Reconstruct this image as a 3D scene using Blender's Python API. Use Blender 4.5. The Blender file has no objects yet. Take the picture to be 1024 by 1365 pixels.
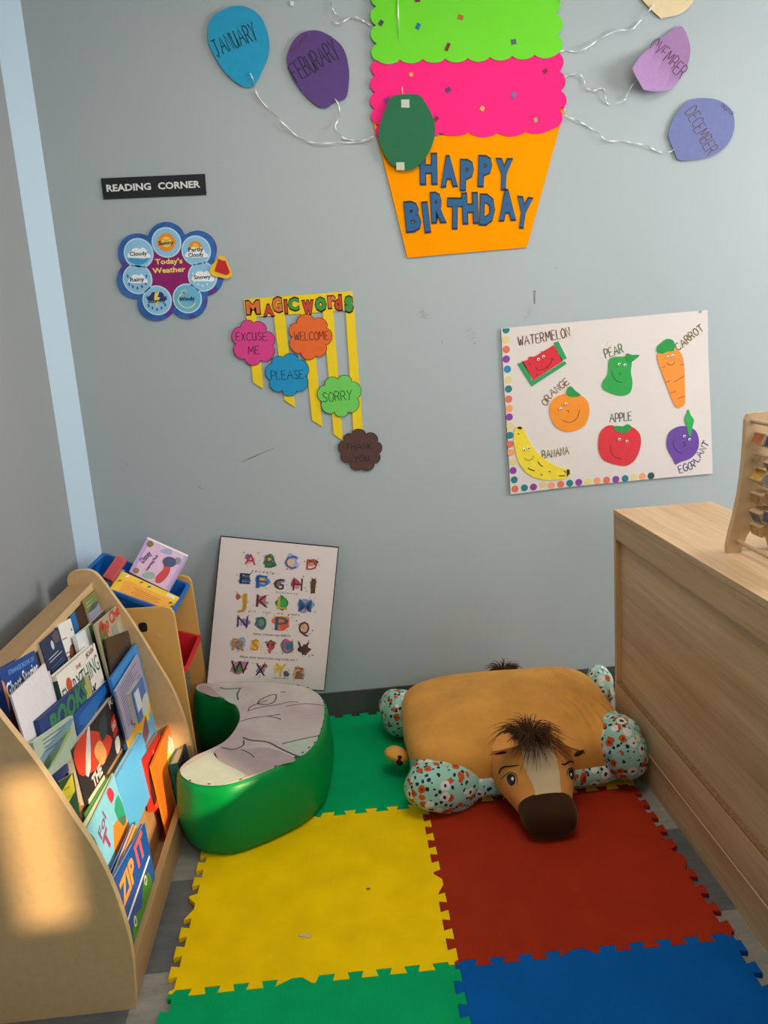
import bpy, bmesh, math, random
from mathutils import Vector, Matrix, noise
from mathutils.bvhtree import BVHTree
from mathutils.geometry import tessellate_polygon
random.seed(7)
SC = bpy.context.scene
COL = SC.collection

# ------------------------------------------------------------------ camera
FPX, CAM_H, PITCH, YAW, ROLL = 1084.28, 1.3589, 0.21386, 0.0549, -0.06969
D = 2.774                                   # back wall distance
def _cam():
    cy, sy, cp, sp = math.cos(YAW), math.sin(YAW), math.cos(PITCH), math.sin(PITCH)
    F = Vector((sy*cp, cy*cp, -sp)); R = Vector((cy, -sy, 0)); U = R.cross(F)
    c, s = math.cos(ROLL), math.sin(ROLL)
    return F, c*R + s*U, -s*R + c*U
CF, CR, CU = _cam()
CO = Vector((0, 0, CAM_H))
cd = bpy.data.cameras.new('camera'); cam = bpy.data.objects.new('camera', cd); COL.objects.link(cam)
cd.sensor_fit = 'VERTICAL'; cd.sensor_height = 36; cd.lens = FPX/1365*36; cd.clip_start = 0.02
cam.matrix_world = Matrix(((CR.x, CU.x, -CF.x, CO.x), (CR.y, CU.y, -CF.y, CO.y), (CR.z, CU.z, -CF.z, CO.z), (0, 0, 0, 1)))
SC.camera = cam

# ------------------------------------------------------------------ light
SC.view_settings.view_transform = 'Standard'; SC.view_settings.look = 'None'
SC.view_settings.gamma = 1; SC.view_settings.use_curve_mapping = False
SC.view_settings.exposure = 0.1
world = bpy.data.worlds.new('sky'); SC.world = world; world.use_nodes = True
world.node_tree.nodes['Background'].inputs[0].default_value = (0.55, 0.68, 0.85, 1)
world.node_tree.nodes['Background'].inputs[1].default_value = 1.0
SUN_D = Vector((-0.60, 0.72, -0.30)).normalized()
sl = bpy.data.lights.new('sun', 'SUN'); sun = bpy.data.objects.new('sun', sl); COL.objects.link(sun)
sl.energy = 6.2; sl.color = (1.0, 0.72, 0.42); sl.angle = math.radians(0.75)
sun.rotation_euler = SUN_D.to_track_quat('-Z', 'Y').to_euler(); sun.location = (2.8, -2.6, 2.2)
def area(name, loc, target, sx, sy, power, col):
    l = bpy.data.lights.new(name, 'AREA'); o = bpy.data.objects.new(name, l); COL.objects.link(o)
    l.shape = 'RECTANGLE'; l.size = sx; l.size_y = sy; l.energy = power; l.color = col
    o.location = loc; o.rotation_euler = (Vector(target)-Vector(loc)).to_track_quat('-Z', 'Y').to_euler()
    return o
area('ceiling_panel_light', (0.5, 1.5, 2.62), (0.5, 1.5, 0), 1.2, 0.6, 17, (1.0, 0.90, 0.76))
area('side_window_daylight', (3.55, 1.75, 1.75), (0.0, 2.3, 1.3), 1.6, 1.4, 120, (1.0, 0.97, 0.955))
area('front_fill_light', (1.4, -2.1, 1.9), (0.3, 2.7, 1.6), 2.2, 1.0, 40, (0.93, 0.97, 1.0))  # added fill from behind the camera, not set at the window panes

# ------------------------------------------------------------------ helpers
def lin(h):
    h = h.lstrip('#'); v = [int(h[i:i+2], 16)/255 for i in (0, 2, 4)]
    return tuple(x/12.92 if x <= .04045 else ((x+.055)/1.055)**2.4 for x in v) + (1,)
_M = {}
def M(hexc, rough=.6, var=0.0, scale=20, bump=0.0, bscale=200, sheen=0, spec=.4, coat=0, alpha=None):
    """plain procedural paint / paper / plastic / cloth"""
    key = (hexc, rough, var, scale, bump, bscale, sheen, spec, coat, alpha)
    if key in _M: return _M[key]
    m = bpy.data.materials.new('surface_'+hexc.strip('#')); m.use_nodes = True
    nt = m.node_tree; b = nt.nodes['Principled BSDF']
    b.inputs['Base Color'].default_value = lin(hexc); b.inputs['Roughness'].default_value = rough
    b.inputs['Specular IOR Level'].default_value = spec
    if coat: b.inputs['Coat Weight'].default_value = coat; b.inputs['Coat Roughness'].default_value = .15
    if sheen: b.inputs['Sheen Weight'].default_value = sheen; b.inputs['Sheen Roughness'].default_value = .4
    if alpha is not None:
        b.inputs['Transmission Weight'].default_value = 1-alpha; b.inputs['IOR'].default_value = 1.1
    if var or bump:
        tc = nt.nodes.new('ShaderNodeTexCoord')
    if var:
        n = nt.nodes.new('ShaderNodeTexNoise'); n.inputs['Scale'].default_value = scale; n.inputs['Detail'].default_value = 4
        nt.links.new(tc.outputs['Object'], n.inputs['Vector'])
        hs = nt.nodes.new('ShaderNodeHueSaturation'); hs.inputs['Color'].default_value = lin(hexc)
        mr = nt.nodes.new('ShaderNodeMapRange'); mr.inputs[1].default_value = .3; mr.inputs[2].default_value = .7
        mr.inputs[3].default_value = 1-var; mr.inputs[4].default_value = 1+var
        nt.links.new(n.outputs['Fac'], mr.inputs[0]); nt.links.new(mr.outputs[0], hs.inputs['Value'])
        nt.links.new(hs.outputs[0], b.inputs['Base Color'])
    if bump:
        n2 = nt.nodes.new('ShaderNodeTexNoise'); n2.inputs['Scale'].default_value = bscale; n2.inputs['Detail'].default_value = 3
        nt.links.new(tc.outputs['Object'], n2.inputs['Vector'])
        bp = nt.nodes.new('ShaderNodeBump'); bp.inputs['Strength'].default_value = bump; bp.inputs['Distance'].default_value = .004
        nt.links.new(n2.outputs['Fac'], bp.inputs['Height']); nt.links.new(bp.outputs[0], b.inputs['Normal'])
    _M[key] = m
    return m
def wood(name, light, dark, axis='Z', rough=.5, fine=60, stretch=14, contrast=.5):
    m = bpy.data.materials.new(name); m.use_nodes = True; nt = m.node_tree; b = nt.nodes['Principled BSDF']
    tc = nt.nodes.new('ShaderNodeTexCoord'); mp = nt.nodes.new('ShaderNodeMapping')
    mp.inputs['Scale'].default_value = [1/stretch if a == axis else 1 for a in 'XYZ']
    nt.links.new(tc.outputs['Object'], mp.inputs['Vector'])
    n = nt.nodes.new('ShaderNodeTexNoise'); n.inputs['Scale'].default_value = fine; n.inputs['Detail'].default_value = 5; n.inputs['Roughness'].default_value = .65
    n2 = nt.nodes.new('ShaderNodeTexNoise'); n2.inputs['Scale'].default_value = fine/8; n2.inputs['Detail'].default_value = 2; n2.inputs['Distortion'].default_value = .6
    nt.links.new(mp.outputs[0], n.inputs['Vector']); nt.links.new(mp.outputs[0], n2.inputs['Vector'])
    mx = nt.nodes.new('ShaderNodeMix'); mx.data_type = 'FLOAT'; mx.inputs[0].default_value = .55
    nt.links.new(n.outputs['Fac'], mx.inputs[2]); nt.links.new(n2.outputs['Fac'], mx.inputs[3])
    cr = nt.nodes.new('ShaderNodeValToRGB'); cr.color_ramp.elements[0].position = .5-.3*contrast; cr.color_ramp.elements[1].position = .5+.3*contrast
    cr.color_ramp.elements[0].color = lin(dark); cr.color_ramp.elements[1].color = lin(light)
    nt.links.new(mx.outputs[0], cr.inputs[0]); nt.links.new(cr.outputs[0], b.inputs['Base Color'])
    b.inputs['Roughness'].default_value = rough; b.inputs['Specular IOR Level'].default_value = .35
    return m
def base_of(p):
    v = Vector((0, 0, 0))
    while p: v += p.location; p = p.parent
    return v
def link(name, me, mats, parent=None, smooth=False):
    if not isinstance(mats, (list, tuple)): mats = [mats]
    for m in mats: me.materials.append(m)
    o = bpy.data.objects.new(name, me); COL.objects.link(o)
    if parent:
        o.parent = parent; me.transform(Matrix.Translation(-base_of(parent)))
    if smooth:
        for p in me.polygons: p.use_smooth = True
    return o
def obj(name, bm, mats, parent=None, smooth=False, recalc=True):
    if recalc: bmesh.ops.recalc_face_normals(bm, faces=bm.faces)
    me = bpy.data.meshes.new(name); bm.to_mesh(me); bm.free()
    return link(name, me, mats, parent, smooth)
def tag(o, label=None, cat=None, group=None, kind=None):
    if label: o['label'] = label
    if cat: o['category'] = cat
    if group: o['group'] = group
    if kind: o['kind'] = kind
    return o
def thing(name, loc, label, cat, group=None):
    o = bpy.data.objects.new(name, None); COL.objects.link(o); o.location = loc; o.empty_display_size = .05
    return tag(o, label, cat, group)
def recenter(o, p):
    """give a top-level mesh an origin at p"""
    p = Vector(p); o.data.transform(Matrix.Translation(-p)); o.location = p
    return o
def box(bm, lo, hi, bevel=0, mi=0):
    x0, y0, z0 = lo; x1, y1, z1 = hi
    vs = [bm.verts.new(c) for c in ((x0,y0,z0),(x1,y0,z0),(x1,y1,z0),(x0,y1,z0),(x0,y0,z1),(x1,y0,z1),(x1,y1,z1),(x0,y1,z1))]
    fs = [bm.faces.new([vs[i] for i in q]) for q in ((0,3,2,1),(4,5,6,7),(0,1,5,4),(1,2,6,5),(2,3,7,6),(3,0,4,7))]
    for f in fs: f.material_index = mi
    if bevel:
        es = list({e for f in fs for e in f.edges})
        bmesh.ops.bevel(bm, geom=es, offset=bevel, segments=2, profile=.5, affect='EDGES')
    return fs
def mesh_box(name, lo, hi, mat, parent=None, bevel=0):
    bm = bmesh.new(); box(bm, lo, hi, bevel); return obj(name, bm, mat, parent)

class Frame:
    """a flat working plane: origin, two axes, outward normal"""
    def __init__(s, o, ex, ey):
        s.o = Vector(o); s.ex = Vector(ex).normalized(); s.ey = Vector(ey).normalized(); s.n = s.ex.cross(s.ey).normalized()
    def p(s, q, h=0.0): return s.o + s.ex*q[0] + s.ey*q[1] + s.n*h
    def at(s, u, v):
        """photo pixel -> point of this plane"""
        d = CR*((u-512)/FPX) - CU*((v-682.5)/FPX) + CF
        t = (s.o-CO).dot(s.n)/d.dot(s.n); w = CO + d*t - s.o
        return Vector((w.dot(s.ex), w.dot(s.ey)))
    def all(s, pts): return [s.at(*q) for q in pts]
    def up(s, h): return Frame(s.o + s.n*h, s.ex, s.ey)
WALL = Frame((0, D, 0), (1, 0, 0), (0, 0, 1))
def hplane(z): return Frame((0, 0, z), (1, 0, 0), (0, 1, 0))
def Z(ox, oy, s, pts): return [(ox+x/s, oy+y/s) for x, y in pts]
def pix3(u, v, axis, val):
    d = CR*((u-512)/FPX) - CU*((v-682.5)/FPX) + CF
    return CO + d*((val-CO[axis])/d[axis])
def smooth_closed(pts, k=6):
    n = len(pts); out = []
    for i in range(n):
        p0, p1, p2, p3 = (Vector(pts[(i+j) % n]) for j in (-1, 0, 1, 2))
        for a in range(k):
            t = a/k
            out.append(.5*((2*p1)+(p2-p0)*t+(2*p0-5*p1+4*p2-p3)*t*t+(3*p1-p0-3*p2+p3)*t**3))
    return out
def smooth_open(pts, k=6):
    pts = [Vector(p) for p in pts]; n = len(pts); out = []
    for i in range(n-1):
        p1, p2 = pts[i], pts[i+1]; p0 = pts[i-1] if i else p1*2-p2; p3 = pts[i+2] if i+2 < n else p2*2-p1
        for a in range(k):
            t = a/k
            out.append(.5*((2*p1)+(p2-p0)*t+(2*p0-5*p1+4*p2-p3)*t*t+(3*p1-p0-3*p2+p3)*t**3))
    out.append(pts[-1]); return out
def prism(bm, fr, pts, h0, h1, mi=0, warp=None):
    a = [bm.verts.new(fr.p(q, h0 + (warp(q) if warp else 0))) for q in pts]
    b = [bm.verts.new(fr.p(q, h1 + (warp(q) if warp else 0))) for q in pts]
    n = len(pts); fs = []
    tri = tessellate_polygon([[Vector((q[0], q[1], 0)) for q in pts]])
    for t in tri:
        if len(set(t)) < 3: continue
        for vs in (b, a):
            try: fs.append(bm.faces.new([vs[i] for i in t]))
            except ValueError: pass
    for i in range(n):
        try: fs.append(bm.faces.new((a[i], a[(i+1) % n], b[(i+1) % n], b[i])))
        except ValueError: pass
    for f in fs: f.material_index = mi
def slab(name, fr, pts, h0, h1, mat, parent=None):
    bm = bmesh.new(); prism(bm, fr, pts, h0, h1); return obj(name, bm, mat, parent)
def stroke(bm, fr, pts, w, h0, h1, mi=0, closed=False):
    """a marker or ribbon line of width w"""
    pts = [Vector((q[0], q[1])) for q in pts]; n = len(pts)
    if n < 2: return
    L, Rr = [], []
    for i in range(n):
        if closed: a, b = pts[i-1], pts[(i+1) % n]
        else: a, b = pts[max(i-1, 0)], pts[min(i+1, n-1)]
        t = (b-a)
        if t.length < 1e-9: t = Vector((1, 0))
        t.normalize(); nn = Vector((-t.y, t.x))*w/2
        L.append(pts[i]+nn); Rr.append(pts[i]-nn)
    rng = range(n) if closed else range(n-1)
    vt = [[bm.verts.new(fr.p(q, h)) for q in S] for S in (L, Rr) for h in (h0, h1)]
    for i in rng:
        j = (i+1) % n
        for A, B in ((1, 3), (3, 2), (2, 0), (0, 1)):
            f = bm.faces.new((vt[A][i], vt[A][j], vt[B][j], vt[B][i])); f.material_index = mi
    if not closed:
        for i in (0, n-1):
            f = bm.faces.new((vt[0][i], vt[1][i], vt[3][i], vt[2][i])); f.material_index = mi
def disc(c, r, n=20, ry=None):
    return [Vector((c[0]+r*math.cos(2*math.pi*i/n), c[1]+(ry or r)*math.sin(2*math.pi*i/n))) for i in range(n)]
def tube(bm, pts, r, n=6, taper=None, mi=0):
    pts = [Vector(p) for p in pts]; rings = []
    for i, p in enumerate(pts):
        t = (pts[min(i+1, len(pts)-1)]-pts[max(i-1, 0)]).normalized()
        a = t.cross(Vector((.13, .31, .94)));  a = a if a.length > 1e-3 else t.cross(Vector((1, 0, 0)))
        a.normalize(); b = t.cross(a); rr = r*(taper(i/(len(pts)-1)) if taper else 1)
        rings.append([bm.verts.new(p+(a*math.cos(2*math.pi*k/n)+b*math.sin(2*math.pi*k/n))*rr) for k in range(n)])
    for i in range(len(rings)-1):
        for k in range(n):
            f = bm.faces.new((rings[i][k], rings[i][(k+1) % n], rings[i+1][(k+1) % n], rings[i+1][k])); f.material_index = mi
    for rg in (rings[0], rings[-1]):
        f = bm.faces.new(rg); f.material_index = mi

# printed lettering (built-in font turned into mesh)
_TC = {}
def glyphs(s, bold, shear):
    key = (s, bold, shear)
    if key not in _TC:
        c = bpy.data.curves.new('lettering', 'FONT'); c.body = s; c.offset = bold; c.shear = shear; c.resolution_u = 2
        o = bpy.data.objects.new('lettering', c); COL.objects.link(o)
        dg = bpy.context.evaluated_depsgraph_get(); me = bpy.data.meshes.new_from_object(o.evaluated_get(dg))
        vs = [v.co.copy() for v in me.vertices]; fs = [tuple(p.vertices) for p in me.polygons]
        bpy.data.objects.remove(o); bpy.data.curves.remove(c); bpy.data.meshes.remove(me)
        _TC[key] = (vs, fs)
    return _TC[key]
def text_into(bm, fr, s, p0, p1, height, h, bold=0, shear=0, mi=0, thick=0):
    vs, fs = glyphs(s, bold, shear)
    if not vs: return
    x0 = min(v.x for v in vs); x1 = max(v.x for v in vs); y1 = .73
    p0 = Vector(p0[:2]); p1 = Vector(p1[:2]); ex = (p1-p0); W = ex.length; ex.normalize(); ey = Vector((-ex.y, ex.x))
    def build(hh): return [bm.verts.new(fr.p(p0+ex*((v.x-x0)/(x1-x0)*W)+ey*(v.y/y1*height), hh)) for v in vs]
    nv = build(h)
    for f in fs:
        try: g = bm.faces.new([nv[i] for i in f]); g.material_index = mi
        except ValueError: pass
    if thick:
        edges = {}
        for f in fs:
            for i in range(len(f)):
                e = (f[i], f[(i+1) % len(f)]); edges[e] = 1
        low = build(h-thick)
        for (a, b) in edges:
            if (b, a) not in edges:
                g = bm.faces.new((nv[a], nv[b], low[b], low[a])); g.material_index = mi
def text(name, fr, s, u0, u1, hpx, h, mat, parent, bold=0, shear=0, thick=0):
    """text whose baseline runs from pixel u0 to pixel u1, hpx pixels tall"""
    p0, p1 = fr.at(*u0), fr.at(*u1)
    k = (p1-p0).length/max(1e-6, math.dist(u0, u1)) if abs(fr.n.x) < .5 else None
    if k is None:
        a = fr.at(*u0); b = fr.at(u0[0], u0[1]-hpx); height = (b-a).length
    else: height = hpx*k
    bm = bmesh.new(); text_into(bm, fr, s, p0, p1, height, h, bold, shear, thick=thick)
    return obj(name, bm, mat, parent, recalc=False)

# hand lettering, one pen stroke after another
PEN = {
 'A': [[(0,0),(.45,1),(.9,0)],[(.18,.4),(.74,.4)]], 'B': [[(0,0),(0,1),(.5,.95),(.55,.7),(.4,.53),(0,.5)],[(.4,.53),(.65,.3),(.5,.04),(0,0)]],
 'C': [[(.7,.85),(.45,1),(.12,.8),(0,.45),(.15,.1),(.45,0),(.72,.15)]], 'D': [[(0,0),(0,1),(.45,.92),(.7,.55),(.5,.1),(0,0)]],
 'E': [[(.6,1),(0,1),(0,0),(.65,0)],[(0,.52),(.5,.52)]], 'F': [[(.75,1.02),(0,.95),(.08,0)],[(0,.55),(.5,.58)]],
 'G': [[(.7,.85),(.4,1),(.1,.75),(0,.4),(.2,.05),(.5,0),(.7,.2),(.7,.45),(.42,.45)]], 'H': [[(0,0),(0,1)],[(.6,0),(.6,1)],[(0,.5),(.6,.5)]],
 'I': [[(.1,0),(.1,1)]], 'J': [[(.1,1),(.8,1)],[(.5,1),(.5,.2),(.3,0),(.05,.15)]], 'K': [[(0,0),(0,1)],[(.6,1),(.05,.48),(.65,0)]],
 'L': [[(0,1),(0,0),(.6,0)]], 'M': [[(0,0),(.08,1),(.42,.35),(.78,1),(.9,0)]], 'N': [[(0,0),(0,1),(.65,0),(.65,1)]],
 'O': [[(.35,1),(.08,.75),(0,.42),(.18,.04),(.45,0),(.7,.3),(.68,.75),(.35,1)]], 'P': [[(0,0),(0,1),(.5,.95),(.6,.7),(.45,.5),(0,.45)]],
 'R': [[(0,0),(0,1),(.5,.95),(.58,.72),(.42,.52),(0,.48)],[(.3,.5),(.65,0)]], 'S': [[(.6,.88),(.3,1),(.05,.8),(.2,.55),(.5,.42),(.55,.15),(.3,0),(0,.12)]],
 'T': [[(0,1),(.8,1)],[(.4,1),(.4,0)]], 'U': [[(0,1),(.02,.3),(.25,0),(.5,.12),(.6,.4),(.62,1)],[(.62,.5),(.68,0)]],
 'V': [[(0,1),(.35,0),(.7,1)]], 'W': [[(0,1),(.22,0),(.45,.7),(.68,0),(.92,1)]], 'X': [[(0,0),(.65,1)],[(.05,1),(.6,0)]],
 'Z': [[(0,1),(.6,1),(0,0),(.6,0)]], 'Y': [[(0,1),(.35,.5),(.7,1)],[(.35,.5),(.25,-.1)]], ' ': [], '1': [[(.1,0),(.1,1)]]}
def pen_into(bm, fr, s, path, height, w, h0, h1, gap=.22, mi=0):
    """letters along a 2-point or bent path of frame points"""
    path = [Vector(p[:2]) for p in path]
    seg = [(path[i+1]-path[i]).length for i in range(len(path)-1)]; total = sum(seg)
    ws = [(max([x for st in PEN[c] for x, y in st] or [.4])) for c in s]; tot = sum(ws)+gap*(len(s)-1)
    sx = total/tot; cur = 0
    def at(d):
        i = 0
        while i < len(seg)-1 and d > seg[i]: d -= seg[i]; i += 1
        t = (path[i+1]-path[i]).normalized(); return path[i]+t*d, t
    for c, cw in zip(s, ws):
        o, t = at((cur+cw/2)*sx); nrm = Vector((-t.y, t.x))
        jit = random.uniform(-.04, .04)
        for st in PEN[c]:
            pts = [o+t*((x-cw/2)*sx)+nrm*((y+jit)*height) for x, y in st]
            if len(st) > 4: pts = smooth_open(pts, 4)
            stroke(bm, fr, pts, w, h0, h1, mi)
        cur += cw+gap
def pen(name, fr, s, upath, hpx, w, h, mat, parent, gap=.22):
    path = [fr.at(*u) for u in upath]
    a, b = Vector(upath[0]), Vector(upath[-1]); k = (path[-1]-path[0]).length/(b-a).length
    bm = bmesh.new(); pen_into(bm, fr, s, path, hpx*k, w, h, h+.0004, gap); return obj(name, bm, mat, parent)

# ------------------------------------------------------------------ the room
def wall_mat(name, hexc):
    m = bpy.data.materials.new(name); m.use_nodes = True; nt = m.node_tree; b = nt.nodes['Principled BSDF']
    tc = nt.nodes.new('ShaderNodeTexCoord'); n = nt.nodes.new('ShaderNodeTexNoise'); n.inputs['Scale'].default_value = 1.6; n.inputs['Detail'].default_value = 3
    nt.links.new(tc.outputs['Object'], n.inputs['Vector'])
    hs = nt.nodes.new('ShaderNodeHueSaturation'); hs.inputs['Color'].default_value = lin(hexc)
    mr = nt.nodes.new('ShaderNodeMapRange'); mr.inputs[3].default_value = .95; mr.inputs[4].default_value = 1.05
    nt.links.new(n.outputs['Fac'], mr.inputs[0]); nt.links.new(mr.outputs[0], hs.inputs['Value']); nt.links.new(hs.outputs[0], b.inputs['Base Color'])
    n2 = nt.nodes.new('ShaderNodeTexNoise'); n2.inputs['Scale'].default_value = 350; nt.links.new(tc.outputs['Object'], n2.inputs['Vector'])
    bp = nt.nodes.new('ShaderNodeBump'); bp.inputs['Strength'].default_value = .08; bp.inputs['Distance'].default_value = .002
    nt.links.new(n2.outputs['Fac'], bp.inputs['Height']); nt.links.new(bp.outputs[0], b.inputs['Normal'])
    b.inputs['Roughness'].default_value = .55; b.inputs['Specular IOR Level'].default_value = .3
    return m
def struct(o): o['kind'] = 'structure'; return o
GREY = wall_mat('grey_blue_wall_paint', '#a9b4b8'); SHADED = wall_mat('shaded_grey_wall', '#8f9292'); DAYLIT = wall_mat('daylit_blue_strip', '#b4cbdb')  # left wall holds shade in its colour, corner strip holds daylight
WHITE = wall_mat('white_paint', '#d8d8d4')
XL, XR, YF, ZC = -0.896, 3.6, -2.2, 2.65
def vct():
    m = bpy.data.materials.new('vinyl_floor_tiles'); m.use_nodes = True; nt = m.node_tree; b = nt.nodes['Principled BSDF']
    tc = nt.nodes.new('ShaderNodeTexCoord'); mp = nt.nodes.new('ShaderNodeMapping'); T = .3205
    mp.inputs['Location'].default_value = (.21/T, -1.598/T, 0); mp.inputs['Scale'].default_value = (1/T, 1/T, 1)
    nt.links.new(tc.outputs['Object'], mp.inputs['Vector'])
    ck = nt.nodes.new('ShaderNodeTexChecker'); ck.inputs['Scale'].default_value = 1.0
    ck.inputs['Color1'].default_value = lin('#5c6063'); ck.inputs['Color2'].default_value = lin('#8f8d86')
    nt.links.new(mp.outputs[0], ck.inputs['Vector'])
    n = nt.nodes.new('ShaderNodeTexNoise'); n.inputs['Scale'].default_value = 26; n.inputs['Detail'].default_value = 6; n.inputs['Roughness'].default_value = .7
    m2 = nt.nodes.new('ShaderNodeMapping'); m2.inputs['Scale'].default_value = (.35, 1, 1); nt.links.new(tc.outputs['Object'], m2.inputs['Vector']); nt.links.new(m2.outputs[0], n.inputs['Vector'])
    mr = nt.nodes.new('ShaderNodeMapRange'); mr.inputs[1].default_value = .3; mr.inputs[2].default_value = .7; mr.inputs[3].default_value = .75; mr.inputs[4].default_value = 1.3
    hs = nt.nodes.new('ShaderNodeHueSaturation'); nt.links.new(n.outputs['Fac'], mr.inputs[0]); nt.links.new(mr.outputs[0], hs.inputs['Value']); nt.links.new(ck.outputs['Color'], hs.inputs['Color'])
    nt.links.new(hs.outputs[0], b.inputs['Base Color']); b.inputs['Roughness'].default_value = .38
    return m
struct(mesh_box('floor', (XL-.1, YF-.1, -.06), (XR+.1, D+.1, 0), vct()))
wb = struct(mesh_box('wall_back', (XL-.1, D, 0), (XR+.1, D+.1, ZC), GREY))
struct(mesh_box('wall_left', (XL-.1, YF, 0), (XL, D, ZC), SHADED))
struct(mesh_box('wall_right', (XR, YF, 0), (XR+.1, D, ZC), GREY))
struct(mesh_box('ceiling', (XL-.1, YF-.1, ZC), (XR+.1, D+.1, ZC+.06), WHITE))
# the wall behind the camera, unseen, its two window panes cut to shape the sun patch
WX0, WX1, WM0, WM1, WZ0, WZ1 = 2.375, 3.25, 2.515, 2.60, 1.77, 2.12
bm = bmesh.new()
xs = [XL-.1, WX0, WM0, WM1, WX1, XR+.1]; zs = [0, WZ0, WZ1, ZC]
for i in range(5):
    for k in range(3):
        if k == 1 and i in (1, 3): continue
        box(bm, (xs[i], YF-.04, zs[k]), (xs[i+1], YF, zs[k+1]))
struct(obj('wall_front', bm, WHITE))
# narrow splayed strip in the corner, daylight put into its pale colour
bm = bmesh.new(); prism(bm, hplane(0), [(XL, D-.062), (-.83, D), (XL, D)], 0, ZC); struct(obj('trim_1', bm, DAYLIT))
bm = bmesh.new(); box(bm, (-.83, D-.007, 0), (XR, D, .1)); struct(obj('baseboard_back', bm, M('#4a4b49', .45, .08, 30)))
mesh_b = bmesh.new(); box(mesh_b, (XL, YF, 0), (XL+.007, D-.063, .1)); struct(obj('baseboard_left', mesh_b, M('#4a4b49', .45, .08, 30)))
# pencil scuffs and glue remnants on the back wall
SCUFF = M('#7d8684', .8); bm = bmesh.new()
for cx, cy, w, h, k in ((566,419,18,10,7), (628,445,16,11,6), (703,418,12,12,6), (712,396,3,18,4)):
    for i in range(k):
        x = cx+random.uniform(-w/2, w/4); y = cy-h/2+h*i/max(1, k-1); l = random.uniform(.2, .6)*w
        stroke(bm, WALL, WALL.all([(x, y), (x+l, y-.06*l+random.uniform(-.6, .6))]) if w > 4 else WALL.all([(cx+i-1, cy-h/2), (cx+i*.5, cy+h/2)]), .0009, .0002, .0005)
for a, b_, in (((322,616),(366,597)), ((330,612),(345,606)), ((264,648),(270,652)), ((632,456),(634,459)), ((168,618),(171,621)), ((589,455),(590,458)), ((740,356),(743,358))):
    stroke(bm, WALL, WALL.all([a, b_]), .0018, .0002, .0006)
tag(obj('scuff_mark', bm, SCUFF, wb), 'faint grey scuffs and glue remnants')

# ------------------------------------------------------------------ paper on the wall
def wallbase(u, v): return WALL.p(WALL.at(u, v))
RIB = M('#e9e9ea', .22, spec=.8)
def ribbon(name, upts, parent=None, w=.0042):
    """curling ribbon standing a little off the wall"""
    pts = smooth_open([WALL.at(*u) for u in upts], 6); bm = bmesh.new(); n = len(pts); prev = None
    for i, q in enumerate(pts):
        t = (pts[min(i+1, n-1)]-pts[max(i-1, 0)]).normalized(); nn = Vector((-t.y, t.x))
        tw = math.sin(i*.55+len(upts))*1.1; h = .009+.004*math.sin(i*.37)
        a = math.cos(tw)*w/2; bb = math.sin(tw)*w/2
        cur = [bm.verts.new(WALL.p(q+nn*a*k, h+bb*k+e)) for k, e in ((1, 0), (-1, 0), (-1, .0007), (1, .0007))]
        if prev:
            for k in range(4): bm.faces.new((prev[k], prev[(k+1) % 4], cur[(k+1) % 4], cur[k]))
        else: bm.faces.new(cur)
        prev = cur
    bm.faces.new(prev)
    return obj(name, bm, RIB, parent, smooth=False)
def warped(name, fr, pts, h0, th, mat, parent, warp):
    bm = bmesh.new(); prism(bm, fr, pts, h0, h0+th)
    bmesh.ops.subdivide_edges(bm, edges=bm.edges[:], cuts=3, use_grid_fill=True)
    for v in bm.verts:
        w = v.co-fr.o; v.co += fr.n*warp((w.dot(fr.ex), w.dot(fr.ey)))
    return obj(name, bm, mat, parent)
H_B = .006
def balloon(outline, hexc, label, word, path, hpx, pw, inkc, rib=None, note=None, warp=None, group='paper month balloons around the cupcake', h=H_B, soft=True):
    cx = sum(p[0] for p in outline)/len(outline); cy = sum(p[1] for p in outline)/len(outline)
    t = thing('paper_balloon', wallbase(cx, cy), label, 'balloon', group)
    pts = smooth_closed([WALL.at(*u) for u in outline], 4) if soft else WALL.all(outline)
    if warp: warped('balloon_card', WALL, pts, h, .0015, M(hexc, .75, .04, 60), t, warp)
    else: slab('balloon_card', WALL, pts, h, h+.0015, M(hexc, .75, .04, 60), t)
    if word:
        bm = bmesh.new(); pa = [WALL.at(*u) for u in path]; k = (pa[-1]-pa[0]).length/math.dist(path[0], path[-1])
        pen_into(bm, WALL, word, pa, hpx*k, pw, h+.0016, h+.0022)
        if warp:
            for v in bm.verts:
                w = v.co-WALL.o; v.co += WALL.n*warp((w.x, w.z))
        obj('lettering', bm, M(inkc, .6), t)
    if note:
        bm = bmesh.new(); pa = [WALL.at(*u) for u in note[1]]; k = (pa[-1]-pa[0]).length/math.dist(note[1][0], note[1][-1])
        pen_into(bm, WALL, note[0], pa, note[2]*k, .0011, h+.0016, h+.0021); obj('small_lettering', bm, M(note[3], .6), t)
    if rib: ribbon('ribbon', rib, t)
    return t
def tip(pts, a, b):  # corner doubled so that the smoothing keeps it sharp
    return pts
balloon([(281,28),(298,14),(322,9),(345,20),(357,44),(359,72),(348,99),(340,114),(333,117),(324,116),(306,103),(290,82),(278,55)], '#1e9cc8',
        'bright blue paper balloon at the upper left with the word JANUARY', 'JANUARY', [(290,78),(345,52)], 21, .0028, '#15181d',
        rib=[(334,99),(338,108),(344,128),(362,150),(385,172),(402,186),(425,192),(452,191),(480,190),(496,186)])
balloon([(383,75),(391,56),(405,44),(425,42),(446,53),(459,68),(465,92),(465,112),(461,131),(445,138),(430,145),(410,131),(392,108),(384,88)], '#5a3f80',
        'dark purple paper balloon with the word FEBURARY', 'FEBURARY', [(396,112),(454,76)], 24, .0028, '#1b1230',
        rib=[(446,132),(452,143),(452,158),(447,170),(455,183),(468,187),(482,189),(497,183)], note=('MALACHI', [(391,72),(411,50)], 5, '#7a2038'))
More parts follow.
